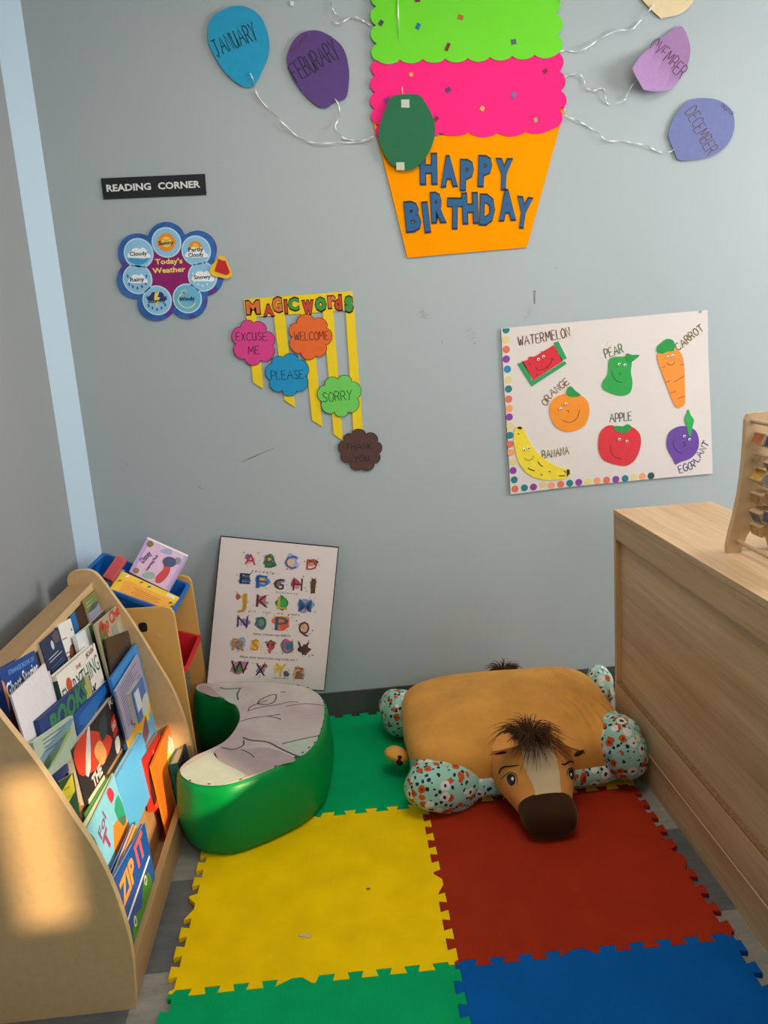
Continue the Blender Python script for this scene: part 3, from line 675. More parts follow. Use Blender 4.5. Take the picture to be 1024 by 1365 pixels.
def foam(ci, ri, colour, label):
    x0, y0 = V1_+ci*S_, H1_+ri*S_; x1, y1 = x0+S_, y0+S_
    pts = edge((x0, y0), (x1, y0), True) + edge((x1, y0), (x1, y1), False)
    pts += list(reversed(edge((x0, y1), (x1, y1), True)+[Vector((x1, y1))]))[:-1] + list(reversed(edge((x0, y0), (x0, y1), False)+[Vector((x0, y1))]))[:-1]
    out = []
    for p in pts:
        if not out or (p-out[-1]).length > 1e-5: out.append(p)
    c = Vector(((x0+x1)/2, (y0+y1)/2)); q = [mq(*(c+(p-c)*.9985)) for p in out]
    o = slab('foam_mat', hplane(0), q, .0003, .012, MAT_C[colour]); cc = mq(*c)
    tag(recenter(o, (cc.x, cc.y, 0)), label, 'floor mat', 'interlocking foam floor mats')
foam(0, 0, 'yellow', 'large yellow foam mat in front of the green crescent seat')
foam(1, 0, 'red', 'red foam mat under the muzzle of the plush horse')
foam(0, -1, 'green', 'green foam mat at the bottom edge of the photo before the yellow mat')
foam(1, -1, 'blue', 'blue foam mat at the bottom right in front of the red mat')
foam(0, 1, 'green', 'green foam mat by the back wall between seat and plush horse')
foam(1, 1, 'yellow', 'yellow foam mat mostly hidden under the plush horse')
pt = hplane(.012).at(406.5, 1249)
o = slab('paper_scrap', hplane(.012), [pt+Vector(d) for d in ((-.015,.004),(.012,-.006),(.015,.003),(-.012,.012))], .0002, .0014, M('#c9b98e', .7)); tag(recenter(o, (pt.x, pt.y, .012)), 'tiny beige scrap lying on the large yellow foam mat', 'scrap')
pt = hplane(.012).at(491, 1185)
o = slab('lint_speck', hplane(.012), disc(pt, .006, 9, .004), .0002, .0012, M('#8a7a20', .9)); tag(recenter(o, (pt.x, pt.y, .012)), 'small dark speck near the middle of the large yellow foam mat', 'speck')

# ------------------------------------------------------------------ cabinet at the right
OAK = wood('pale_oak_laminate', '#dec09a', '#b08d64', 'Y', .45, 60, 22, .55)
OAKZ = wood('pale_oak_laminate_upright', '#d6b68a', '#b49064', 'Z', .45, 46, 16, .9)
CHIP = M('#8f6c48', .9, .3, 160, .4, 160)
CX, CY1, CY0, CZ = .844, 2.414, -.15, .783
cab = thing('storage_cabinet', (1.0, 1.4, 0), 'pale oak storage cabinet along the right side with a recessed side panel', 'cabinet')
mesh_box('cabinet_top', (CX, CY0, .764), (1.158, CY1, CZ), OAK, cab, .0012)
mesh_box('end_board', (CX+.0005, CY1-.018, .105), (1.157, CY1-.0005, .7635), OAKZ, cab, .0008)
mesh_box('upper_rail', (CX+.0005, CY0, .692), (CX+.03, CY1-.0185, .7635), OAK, cab, .0008)
mesh_box('side_panel', (CX+.016, CY0, .2), (CX+.03, CY1-.0185, .6915), OAK, cab)
mesh_box('lower_rail', (CX+.0005, CY0, .105), (CX+.0155, CY1-.0185, .212), OAK, cab, .0008)
mesh_box('rail_edge', (CX+.0008, CY0, .2121), (CX+.0155, CY1-.0185, .2165), CHIP, cab)
mesh_box('plinth', (CX+.0005, CY0, .0), (1.157, CY1, .1025), OAK, cab, .0006)
mesh_box('plinth_edge', (CX-.0004, CY0, .1026), (CX+.012, CY1, .1048), M('#ecd8b6', .5), cab)
mesh_box('far_side', (1.14, CY0, .105), (1.157, CY1-.0185, .7635), OAK, cab)

# ------------------------------------------------------------------ bead rack on the cabinet
ASH = wood('turned_ash', '#dcc3a0', '#bf9f76', 'Z', .45, 40, 10, .8)
ab = thing('tile_rack', (.98, 1.75, CZ), 'wooden tile abacus standing on the oak cabinet at the right edge', 'abacus')
side = [(.9315,.783),(.9305,.803),(.938,.84),(.947,.875),(.9565,.925),(.962,.97),(.966,1.02),(.968,1.065),(.969,1.105),(.975,1.119),(.99,1.122),(1.003,1.121)]
inner = [(.965,.783),(.970,.80),(.979,.825),(.990,.84),(1.003,.843)]
cxm = 1.003
outl = side + [(2*cxm-x, z) for x, z in reversed(side[:-1])] + [(2*cxm-x, z) for x, z in inner[:-1]] + list(reversed(inner))
for y in (1.869, 1.585):
    fr = Frame((0, y, 0), (1, 0, 0), (0, 0, 1)); bm = bmesh.new(); prism(bm, fr, [Vector(q) for q in outl], 0, .016)
    bmesh.ops.bevel(bm, geom=[e for e in bm.edges if e.is_manifold and e.calc_face_angle(0) > 1.2], offset=.002, segments=2, affect='EDGES')
    obj('side_panel', bm, ASH, ab)
def rod(name, x, z, r, m): 
    bm = bmesh.new(); tube(bm, [(x, 1.87, z), (x, 1.8, z), (x, 1.585, z)], r, 10); return obj(name, bm, m, ab, True)
rod('top_rail', .985, 1.102, .0055, ASH); rod('bottom_rail', .955, .812, .0055, ASH); rod('bottom_rail', 1.04, .812, .0055, ASH)
rows = [(1.058, ['#b5673f', '#2a4372', '#c46a4a', '#6b7f9a']), (1.012, ['#a58a68', '#6f7468', '#9a6a52', '#b0a06a']), (.968, ['#c9a24a', '#7f7f86', '#a86a4a', '#5c7a58']), (.925, ['#b98a55', '#9a7048', '#c2a070', '#a06a40']),
        (.885, ['#6f7684', '#525a6e', '#8a7a60', '#9a8a70']), (.85, ['#c29c68', '#a8804c', '#b88f58', '#c8a878'])]
for z, cs in rows:
    rd_ = rod('tile_rod', 1.0, z, .0035, ASH)
    for k, c in enumerate(cs):
        y1 = 1.845-k*.058; bm = bmesh.new(); box(bm, (-.021, y1-.05, -.015), (.021, y1, .015), .003)
        for f in bm.faces:
            if abs(f.normal.z) < .3 and f.normal.x < -.5 and f.calc_area() > 2e-4: f.material_index = 1
        bmesh.ops.rotate(bm, verts=bm.verts, cent=(0, 0, 0), matrix=Matrix.Rotation(random.uniform(-.5, .7), 3, 'Y')); bmesh.ops.translate(bm, verts=bm.verts, vec=(1.0, 0, z))
        obj('wood_tile', bm, [ASH, M(c, .5, .3, 90)], ab)

# ------------------------------------------------------------------ book display stand at the left
BIRCH = wood('birch_panel', '#a88656', '#947448', 'Z', .42, 40, 18, .7); BIRCHY = wood('birch_board', '#b8956a', '#a28056', 'Y', .42, 40, 18, .7); BEDGE = M('#cfae7e', .45, .05, 60)
bs = thing('book_stand', (-.66, 1.9, 0), 'birch book display stand with curved ends standing along the left wall', 'bookshelf')
prof = [(-.80,0),(-.80,.735),(-.792,.750),(-.775,.757),(-.745,.757),(-.722,.747),(-.703,.722),(-.672,.662),(-.643,.606),(-.610,.532),(-.577,.450),(-.548,.378),(-.527,.300),(-.513,.215),(-.508,.130),(-.517,0)]
prof = prof[:3] + smooth_open([Vector(p) for p in prof[3:]], 4)
for y in (1.521, 2.33):
    fr = Frame((0, y, 0), (1, 0, 0), (0, 0, 1)); bm = bmesh.new(); prism(bm, fr, [Vector(p) for p in prof], 0, .018)
    for f in bm.faces:
        if abs(f.normal.y) < .5: f.material_index = 1
    obj('end_panel', bm, [BIRCH, BEDGE], bs)
Y0, Y1 = 1.5215, 2.3115
mesh_box('front_rail', (-.535, Y0, .004), (-.517, Y1, .088), BIRCHY, bs, .001)
mesh_box('top_ledge', (-.7985, Y0, .698), (-.7345, Y1, .716), BIRCHY, bs, .001)
mesh_box('ledge_edge', (-.7344, Y0, .695), (-.730, Y1, .718), BEDGE, bs, .001)
mesh_box('back_panel', (-.7985, Y0, .02), (-.790, Y1, .699), BIRCHY, bs)
def sloped(name, x0, z0, x1, z1, th):
    fr = Frame((0, 0, 0), (1, 0, 0), (0, 0, 1)); bm = bmesh.new(); d = Vector((x1-x0, z1-z0)).normalized(); n = Vector((d.y, -d.x))*th
    pts = [Vector((x0, z0)), Vector((x1, z1)), Vector((x1, z1))-n, Vector((x0, z0))-n]
    f2 = Frame((0, Y1, 0), (1, 0, 0), (0, 0, 1)); prism(bm, f2, pts, 0, Y1-Y0); return obj(name, bm, BIRCHY, bs)
mesh_box('tray_floor', (-.60, Y0, .004), (-.5355, Y1, .016), BIRCHY, bs)
for x0, x1, z in ((-.655, -.603, .172), (-.70, -.627, .345), (-.735, -.660, .425), (-.789, -.705, .485)):
    mesh_box('shelf_board', (x0, Y0, z-.012), (x1, Y1, z), BIRCHY, bs, .0008)
for a in ((-.580, .018, -.603, .236), (-.607, .174, -.631, .388), (-.664, .347, -.680, .47), (-.709, .427, -.722, .53)): sloped('back_board', *a, .007)


# books -------------------------------------------------------------
def tier(x, z, lean):
    a = math.radians(lean); return Frame((x, 1.9, z), (0, 1, 0), (-math.sin(a), 0, math.cos(a)))
T1, T2, T3, T4, T5 = tier(-.735, .70, 9), tier(-.665, .65, 8), tier(-.655, .56, 6), tier(-.612, .37, 7), tier(-.556, .25, 5)
def hexmix(a, b, t): return '#%02x%02x%02x' % tuple(int(int(a[i:i+2], 16)*(1-t)+int(b[i:i+2], 16)*t) for i in (1, 3, 5))
def book(kind, label, cat, fr, tl, tr, H, th, cover, spine=True, pages='#e3dccb', group='picture books in the display stand', soft=False, art=()):
    """front cover between two pixels of its top edge, hanging H metres down the sloped tier"""
    A, B = fr.at(*tl), fr.at(*tr); e = (B-A); W = e.length; e.normalize(); u = Vector((-e.y, e.x))
    bf = Frame(fr.p(A)-0*fr.n, fr.ex*e.x+fr.ey*e.y, fr.ex*u.x+fr.ey*u.y)      # x along the top edge, y up
    base = bf.p((W/2, -H), -th/2); t = thing(kind, base, label, cat, group)
    R = lambda x0, y0, x1, y1: [Vector((x0, y0)), Vector((x1, y0)), Vector((x1, y1)), Vector((x0, y1))]
    c = .0022 if not soft else .0008; cm = M(cover, .42, .03, 60) if isinstance(cover, str) else cover
    bm = bmesh.new(); prism(bm, bf, R(0, -H, W, 0), -c, 0); prism(bm, bf, R(0, -H, W, 0), -th, -th+c)
    if spine is True: prism(bm, bf, R(0, -H, c, 0), -th+c, -c)
    elif spine == 'right': prism(bm, bf, R(W-c, -H, W, 0), -th+c, -c)
    obj('cover', bm, cm, t)
    i = .003 if not soft else .0006
    if th > 2*c+.0006:
        bm = bmesh.new(); prism(bm, bf, R(c if spine is True else i, -H+i, W-(c if spine == 'right' else i), -i), -th+c, -c); obj('pages', bm, M(pages, .8, .06, 300), t)
    for a in art:
        if a[0] == 't':     # title text: string, x0,y0 -> x1,y1 as fractions, height fraction of W
            _, s, x0, y0, x1, y1, hh, col = a[:8]; bm = bmesh.new(); text_into(bm, bf, s, (x0*W, y0*H-H), (x1*W, y1*H-H), hh*H, .0006, a[8] if len(a) > 8 else .02, a[9] if len(a) > 9 else 0); obj('title', bm, M(col, .5), t, recalc=False)
        elif a[0] == 'p':   # printed shape: fractional points
            pts = [Vector((x*W, y*H-H)) for x, y in a[1]]
            slab('cover_picture', bf, smooth_closed(pts, a[3]) if len(a) > 3 and a[3] else pts, .0001, .0004 if len(a) < 5 else a[4], M(a[2], .45, .05, 90), t)
        elif a[0] == 's':   # text lines as small bars
            bm = bmesh.new()
            for k in range(a[5]):
                y = a[2]+(a[4]-a[2])*k/max(1, a[5]-1); stroke(bm, bf, [Vector((a[1]*W, y*H-H)), Vector(((a[1]+(a[3]-a[1])*random.uniform(.6, 1))*W, y*H-H))], .0022, .0001, .0004)
            obj('small_print', bm, M(a[6], .6), t)
        elif a[0] == 'd':
            slab('cover_picture', bf, [Vector((a[1]*W, a[2]*H-H))+q for q in disc((0, 0), a[3]*H, 18, (a[5] if len(a) > 5 else a[3])*H)], .0004, .0007, M(a[4], .45), t)
        elif a[0] == 'sp':  # writing band on the spine side
            sf = Frame(bf.p((0, 0), -th), bf.n, bf.ey); pts = [Vector((x*th, y*H-H)) for x, y in a[1]]; slab('spine_print', sf, pts, .0001, .0005, M(a[2], .5), t)
    return t, bf, W
def off(fr, d): return fr.up(d)
# topmost tier, under the ledge
book('book', 'blue book titled Ghost Stories at the near end of the topmost row', 'book', off(T1, .012), (-2,894), (46,867), .20, .016, '#0f3f86', pages='#c9a66a',
     art=(('t','Ghost Stories',.06,.68,.97,.74,.16,'#e8ecf4',.02,.2), ('t','STRANGE BOOK OF',.2,.9,.92,.9,.05,'#6aa0d8'), ('p',[(0,.55),(.07,.72),(.05,.86),(0,.9)],'#d8804a'), ('p',[(0,0),(.5,0),(.35,.5),(0,.55)],'#7a2018',2), ('p',[(.4,0),(1,0),(1,.5),(.6,.4)],'#10131c',2)))
book('book', 'thin yellowed paperback lying behind the blue Ghost Stories book', 'book', off(T1, -.006), (8,893), (44,855), .20, .010, '#caa96e', soft=True)
book('book', 'thick beige edged book behind the navy back cover in the topmost row', 'book', off(T1, -.004), (46,861), (72,838), .20, .020, '#c8bea4', soft=True, pages='#cfc8b4')
book('book', 'dark book with a pale blue patch tucked deep under the top ledge', 'book', off(T1, -.018), (30,866), (66,836), .20, .006, '#14161a', soft=True, art=(('p',[(.1,.9),(.45,.9),(.45,.985),(.1,.985)],'#4a86a0'),))
book('book', 'navy back cover with a white emblem in the topmost row', 'book', off(T1, .014), (53,857), (77,836), .19, .014, '#1d2c4c', spine='right', art=(('d',.5,.86,.045,'#b8c8de',.06),('s',.15,.74,.85,.70,2,'#aab4c8'),('s',.15,.62,.9,.34,9,'#5a6c94'),('p',[(.6,.97),(.9,.97),(.9,.85),(.65,.85)],'#5a4a58',2)))
book('book', 'white covered book with a brown figure in the topmost row', 'book', off(T1, .012), (77,833), (94,824), .20, .022, '#e6e4df', soft=True, pages='#d8cfc4', art=(('p',[(0,0),(1,0),(1,.42),(.75,.66),(.4,.66),(.1,.4)],'#7a4020',3),('s',0,.62,.4,.32,7,'#5a2c18'),('s',.05,.8,.6,.8,1,'#3a3a3a'),('d',.85,.86,.018,'#5a6a3a')))
book('book', 'bright blue spine standing between the white book and the old brown book', 'book', off(T1, -.002), (91,811), (97,807), .20, .016, '#1c6fae')
book('book', 'old brown book with green and lilac cover at the far end of the topmost row', 'book', off(T1, .012), (110,801), (127,787), .20, .034, '#8a7350', spine=None, pages='#7a6144',
     art=(('p',[(.08,.98),(.98,.98),(.98,.82),(.6,.78),(.08,.8)],'#6f8242'),('p',[(.1,.8),(.95,.84),(.95,.3),(.15,.3)],'#9090a8',2),('s',.15,.93,.9,.88,2,'#d4d8a0')))
# second tier
t, bf, W = book('paper_folder', 'blank white paper folder standing in front of the Ghost Stories book', 'folder', off(T2, -0.012), (15,927), (60,884), .13, .004, '#dcd6da', soft=True, pages='#dcd6da', group='loose papers in the display stand')
book('paper_folder', 'second blank sheet peeping out behind the white paper folder', 'folder', off(T2, -0.02), (40,912), (66,894), .14, .003, '#c8c0c4', soft=True, group='loose papers in the display stand')
book('book', 'white paperback titled EVERYTHING with green spine in the second row', 'book', off(T2, -.010), (75,901), (126,857), .20, .018, '#e6e2d8', pages='#ddd8cc',
     art=(('t','EVERYTHING',.03,.60,.97,.66,.22,'#2f5f50',0), ('d',.2,.80,.085,'#cf4a22',.085), ('t','Kids\'',.72,.90,.95,.93,.07,'#7a1f28',.02), ('t','THE',.42,.88,.55,.88,.05,'#b04a3a'), ('t','BOOK',.3,.40,.8,.43,.13,'#1c2430',.03), ('sp',[(0,0),(1,0),(1,.94),(0,.94)],'#1e4a38'), ('s',.1,.27,.8,.1,4,'#3a3a4a')))
book('book', 'white ring bound book with green spine edge behind EVERYTHING', 'book', off(T2, -.034), (101,848), (124,830), .19, .010, '#dfe3e4', soft=True, art=(('p',[(.72,0),(1,0),(1,1),(.72,1)],'#4c7a3c'),))
book('magazine', 'glossy magazine with red lettering in the far half of the second row', 'magazine', off(T2, -.006), (126,833), (159,805), .20, .006, '#a89a80', soft=True, group='loose papers in the display stand',
     art=(('t','Top Chef!',.12,.80,.98,.88,.16,'#c8362c',.03,.15), ('p',[(.08,.9),(.30,.92),(.32,.5),(.2,.2),(.05,.2)],'#5a6a3c',2), ('p',[(.12,.72),(.26,.76),(.24,.58),(.12,.56)],'#c9a83c',2), ('p',[(.06,.5),(.2,.52),(.22,.2),(.06,.2)],'#7a4030',2), ('p',[(.5,.78),(.68,.8),(.68,.55),(.5,.55)],'#8c938a',0), ('p',[(.72,.8),(.84,.82),(.84,.52),(.72,.52)],'#b0a890',0), ('p',[(.14,.97),(.26,.98),(.26,.86),(.14,.86)],'#c42c30',0)))
book('plastic_sleeve', 'dark brown glossy folder in the far end of the second row', 'folder', off(T2, 0.004), (140,852), (171,840), .16, .005, M('#3a2f28', .25), soft=True, group='loose papers in the display stand')
book('book', 'black backed book with a pale curved edge behind the magazine', 'book', off(T2, -.044), (105,845), (150,803), .20, .006, '#6e6a62', soft=True)
# third tier
book('book', 'navy book with green hand drawn letters in the third row', 'book', off(T3, .000), (51,960), (119,900), .15, .010, '#1c3470', pages='#cfcabc',
     art=(('t','BOOKS',.14,.62,.9,.72,.3,'#2f7a4a',.05,.2), ('p',[(.86,.98),(.98,1),(.97,.5),(.88,.3)],'#a9a860',2), ('p',[(.3,.25),(.9,.5),(.9,.35),(.3,.1)],'#8a909a',2)))
book('newspaper', 'folded pale green newspaper leaning at the near end of the third row', 'newspaper', off(T3, .014), (44,990), (97,953), .085, .010, '#a9b8a4', soft=True, pages='#d4d8cc', group='loose papers in the display stand',
     art=(('p',[(.0,.5),(.7,.92),(1,.9),(.7,.6),(.2,.2)],'#6f8fa0',2),('p',[(.1,.4),(.8,.75),(.85,.6),(.2,.15)],'#8fae6a',2),('s',.2,.9,.9,.62,4,'#4a6a80'),('p',[(.05,.3),(.3,.5),(.25,.2)],'#34566a',2)))
book('book', 'deep blue box book in the middle of the third row', 'book', off(T3, .003), (98,953), (143,906), .15, .022, '#0f4a94', spine=True, art=(('p',[(.1,.9),(.9,.95),(.8,.75),(.2,.7)],'#1a68b4',2),('p',[(.5,.7),(1,.8),(1,.3),(.6,.3)],'#101c4a',2),('d',.5,.7,.02,'#d8c85a'),('sp',[(.1,.3),(.9,.3),(.9,.9),(.1,.9)],'#1a3f86')))
book('game_case', 'dark boxed case with fiery red art and a LEGO logo in the third row', 'box', off(T3, 0.018), (96,1000), (151,927), .135, .024, '#241a1e', spine='right', pages='#d8cdb4', group='picture books in the display stand',
     art=(('p',[(.02,.95),(.3,1),(.62,.62),(.75,.35),(.5,.2),(.2,.35),(.02,.55)],'#cf3a1e',3), ('p',[(.35,.55),(.5,.62),(.58,.3),(.45,.2)],'#e8a060',3,.0006), ('p',[(.12,.42),(.3,.95),(.38,1.0),(.22,.4)],'#d2cdd0',2,.0009), ('p',[(.55,.85),(.72,.9),(.7,.6),(.55,.55)],'#2f3a40',3,.0006), ('p',[(.80,.66),(.92,.70),(.92,.36),(.80,.32)],'#b8241c',0,.0006), ('t','LEGO',.805,.46,.915,.49,.13,'#f2efe6',.03), ('t','THE',.2,.07,.42,.10,.2,'#c8c4c4',.05), ('p',[(.8,.26),(.9,.28),(.88,.05),(.78,.03)],'#c9c9cc',2,.0006), ('t','PG',.86,.85,.97,.9,.16,'#cdb9b0',.02)))
book('book', 'tall light blue book at the far end of the third row', 'book', off(T3, 0.024), (148,905), (182,857), .16, .008, '#2f86cc')
book('activity_pad', 'lavender patterned pad leaning on the tall light blue book', 'book', off(T3, 0.036), (154,921), (184,872), .14, .006, '#9a96ae', soft=True, pages='#cfcad4', art=(('s',.1,.92,.9,.2,14,'#6c6686'),('p',[(.2,.2),(.6,.3),(.7,.12),(.3,.05)],'#8a5a6c',2)))
book('small_box', 'small white and blue boxed book at the far end of the third row', 'box', off(T3, 0.054), (176,923), (190,902), .09, .026, '#3f6aa8', spine=None, pages='#c9c4ba', art=(('p',[(.1,.9),(.5,.9),(.5,.3),(.1,.3)],'#c9ccd0',0),('p',[(.5,.4),(1,.5),(1,0),(.4,0)],'#b8c0b4',2)))
# fourth tier
book('book', 'green and yellow book end just showing under the dark boxed case', 'book', off(T4, -0.004), (78,1042), (98,1030), .15, .006, '#1f4a2c', soft=True, art=(('p',[(.1,.85),(.9,1),(.9,.75),(.1,.6)],'#e0cf2a',0),('s',.2,.85,.8,.72,2,'#1f3a1c')))
for i, (a, b_, c, l) in enumerate((((118,1066),(139,1033),'#d8d0ae','thin cream booklet tucked behind the light blue book with pink letters'), ((113,1084),(143,1036),'#4f8a4a','thin green booklet tucked behind the light blue book with pink letters'), ((110,1100),(150,1030),'#b8c8a0','pale green booklet directly behind the light blue book with pink letters'))):
    book('booklet', l, 'booklet', off(T4, -.004+.004*i), a, b_, .15, .002, c, soft=True, group='thin booklets in the fourth row')
book('book', 'light blue picture book with pink letters in the fourth row', 'book', off(T4, .012), (116,1108), (152,1033), .16, .004, '#7fc4e0', soft=True,
     art=(('t','Fol',.24,.62,.5,.74,.16,'#8a4a7a',.02),('t','T',.30,.34,.48,.42,.26,'#a03a6a',.04),('p',[(.45,.0),(.6,.5),(1,.3),(1,0)],'#e0822c',2),('p',[(.74,.62),(.95,.7),(1,.3),(.84,.26)],'#2f9a7c',2),('p',[(.68,.98),(.8,.96),(.86,.8),(.72,.76)],'#d0304a',2),('p',[(0,.2),(.12,.5),(.1,.8),(0,.9)],'#1f6a4a',2)))
book('book', 'yellow and blue picture book at the far end of the fourth row', 'book', off(T4, 0.0), (165,975), (198,930), .16, .010, '#e0a818', art=(('p',[(.3,0),(.3,.4),(.62,.72),(1,.75),(1,0)],'#5fa8cc',0),('p',[(.5,.6),(.75,.8),(.75,.5),(.55,.4)],'#7a4a5a',0,.0006),('d',.82,.82,.1,'#e8c81e',.16),('sp',[(0,0),(1,0),(1,1),(0,1)],'#1c5a90')))
book('book', 'plain sky blue covered book in the middle of the fourth row', 'book', off(T4, 0.014), (155,1036), (189,976), .16, .014, '#58b0ea', spine='right', pages='#eee9dc')
book('book', 'red covered book leaning beside the plain sky blue book', 'book', off(T4, 0.018), (190,1012), (213,975), .15, .018, '#b8281e', pages='#b7a58e', art=(('p',[(0,.1),(.5,.3),(.7,.7),(.2,.8)],'#3a1418',3),('d',.5,.86,.04,'#d86a5a'),('p',[(0,0),(.4,0),(.2,.3)],'#d8482a',2)))
# front tray
book('book', 'board book titled ZIP IT with a green frog in the front tray', 'book', off(T5, .012), (152,1172), (193,1097), .20, .010, '#1450a8', spine=None, pages='#e8e4da', soft=False,
     art=(('t','ZIP',.08,.62,.52,.68,.26,'#f09a3a',.04),('t','IT',.60,.70,.88,.74,.27,'#ea5a5a',.04),('p',[(.02,.44),(.95,.62),(.95,.585),(.02,.405)],'#eef0f2',0),('p',[(.18,0),(.2,.28),(.34,.34),(.5,.30),(.62,.46),(.78,.50),(.88,.4),(.9,.1),(.8,0)],'#3f8a34',3),('d',.28,.3,.05,'#dfe6d8',.06),('d',.28,.3,.03,'#15181a',.04),('d',.72,.46,.05,'#dfe6d8',.06),('d',.72,.46,.03,'#15181a',.04),('p',[(0,0),(.15,0),(.15,.3),(0,.45)],'#1c2c54',0)))
for i, (a, b_, c, l) in enumerate((((143,1172),(177,1096),'#2c56a0','blue backed booklet, hindmost of the stack behind ZIP IT'), ((145,1180),(178,1098),'#d8b4a8','pale pink booklet in the stack behind ZIP IT'), ((148,1184),(181,1099),'#e0a030','orange edged booklet in the stack behind ZIP IT'), ((151,1186),(184,1104),'#2f6a6a','teal backed booklet directly behind ZIP IT'))):
    book('booklet', l, 'booklet', off(T5, -.012+.006*i), a, b_, .2, .003, c, soft=True, group='thin booklets in the front tray', pages='#e4dcc8')
book('book', 'orange picture book standing behind the front rail', 'book', off(T5, -.012), (202,1021), (226,964), .26, .006, '#f07820', pages='#f0e6d0', art=(('p',[(.5,.2),(.6,.75),(.95,.85),(1,.1),(.7,.0)],'#f2e2b8',2),('p',[(.55,.6),(.65,.78),(.8,.7),(.7,.5)],'#f0cc3a',2,.0006),('p',[(.8,.9),(.9,.92),(.9,.7),(.8,.7)],'#d8d0cc',0,.0006),('p',[(.6,0),(.75,.25),(1,.3),(1,0)],'#3c4a48',2,.0007)))
book('book', 'teal spined thick book at the far end of the front tray', 'book', off(T5, .020), (237,1017), (249,990), .20, .026, '#17807c', pages='#cbbfa6', art=(('sp',[(.35,.55),(.6,.55),(.6,.85),(.35,.85)],'#0f4f50'),('sp',[(.3,.47),(.7,.47),(.7,.5),(.3,.5)],'#dfe0d4'),('sp',[(.3,.40),(.7,.40),(.7,.44),(.3,.44)],'#d89a86'),('sp',[(.35,.1),(.7,.1),(.7,.34),(.35,.34)],'#8a4a3c')))
book('book', 'thin dark book with a yellow green edge beside the teal spined book', 'book', off(T5, .026), (240,1018), (250,985), .18, .006, '#1f2a30', pages='#a8a040')

# ------------------------------------------------------------------ toy bin rack in the corner
HONEY = wood('honey_oak', '#c48f42', '#a87430', 'Z', .42, 40, 18, .7); HEDGE = M('#dba95c', .45)
rk = thing('bin_rack', (-.70, 2.53, 0), 'honey coloured toy bin rack in the corner behind the book stand', 'toy rack')
def rack_side(y, hole):
    pr = [Vector(p) for p in ((-.87,0),(-.87,.60),(-.86,.612),(-.55,.607),(-.533,.60),(-.524,.585),(-.521,.50),(-.516,.32),(-.509,.1),(-.508,0))]
    fr = Frame((0, y, 0), (1, 0, 0), (0, 0, 1)); bm = bmesh.new(); prism(bm, fr, pr, 0, .016)
    for f in bm.faces:
        if abs(f.normal.y) < .5: f.material_index = 1
    o = obj('end_panel', bm, [HONEY, HEDGE], rk)
    if hole:
        c = fr.up(.016).at(191, 836); q = smooth_closed([c+Vector(d) for d in ((-.012,-.012),(.008,-.014),(.012,0),(.008,.014),(-.012,.012))], 4); slab('hand_hole', fr, q, .016, .0164, M('#17171c', .8), o)
        c = fr.up(.016).at(213, 848); slab('screw', fr, disc(c, .004, 12), .016, .0185, M('#c9b48a', .3), o)
    return fr
rack_side(2.385, True); f2 = rack_side(2.712, False)
c = f2.up(.016).at(248, 906); slab('sticker', f2, [c+Vector(d) for d in ((-.006,-.045),(.018,-.05),(.016,.045),(-.010,.05))], .016, .0164, M('#a9a08c', .6, .3, 300), rk)
for x, z in ((-.80,.50),(-.60,.44),(-.80,.32),(-.60,.24)):
    bm = bmesh.new(); tube(bm, [(x, 2.385, z), (x, 2.696, z)], .006, 10); obj('dowel', bm, M('#c9a262', .5), rk, True)
def bin_(hexc, p_back, p_front, label, depth=.13):
    """tapered tub with a rolled rim, tipped towards the room"""
    b = Vector((p_back[0], 0, p_back[1])); f = Vector((p_front[0], 0, p_front[1])); ex = (f-b); L = ex.length; ex.normalize(); nz = Vector((-ex.z, 0, ex.x))
    y0, y1 = 2.389, 2.692
    def P(x, y, z): v = b+ex*x+nz*z; return Vector((v.x, y, v.z))
    def ring(bm, ix, iy, z, r=.018):
        out = []
        for cx, cy, a0 in ((L-ix-r, y1-iy-r, 0), (ix+r, y1-iy-r, 90), (ix+r, y0+iy+r, 180), (L-ix-r, y0+iy+r, 270)):
            for k in range(5):
                a = math.radians(a0+k*22.5); out.append(bm.verts.new(P(cx+r*math.cos(a), cy+r*math.sin(a), z)))
        return out
    bm = bmesh.new(); R = [ring(bm, .034, .030, -depth), ring(bm, .010, .010, -.012), ring(bm, .010, .010, -.010), ring(bm, 0, 0, -.010), ring(bm, 0, 0, 0), ring(bm, .012, .012, 0), ring(bm, .036, .032, -depth+.003)]
    for a, c in zip(R[:-1], R[1:]):
        for i in range(len(a)): bm.faces.new((a[i], a[(i+1) % len(a)], c[(i+1) % len(a)], c[i]))
    bm.faces.new(R[0]); bm.faces.new(R[-1])
    o = obj('toy_bin', bm, M(hexc, .35, .03, 20), None); tag(recenter(o, P(L/2, (y0+y1)/2, -depth)), label, 'bin', 'plastic bins on the rack'); return P, L
bin_('#0f5fb0', (-.80, .715), (-.525, .578), 'bright blue plastic bin at the top of the toy rack full of books')
bin_('#c81f26', (-.80, .485), (-.508, .392), 'red plastic bin below the blue one on the toy rack')
def plane3(c, n, up=(0, 0, 1)):
    n = Vector(n).normalized(); ex = Vector(up).cross(n).normalized(); return Frame(c, ex, n.cross(ex))
def solid(kind, label, cat, fr, quad, th, mat, group=None):
    pts = fr.all(quad); c = sum((fr.p(q, -th/2) for q in pts), Vector())/len(pts)
    t = thing(kind, c, label, cat, group); slab('cover', fr, pts, -th, 0, mat, t); return t, pts
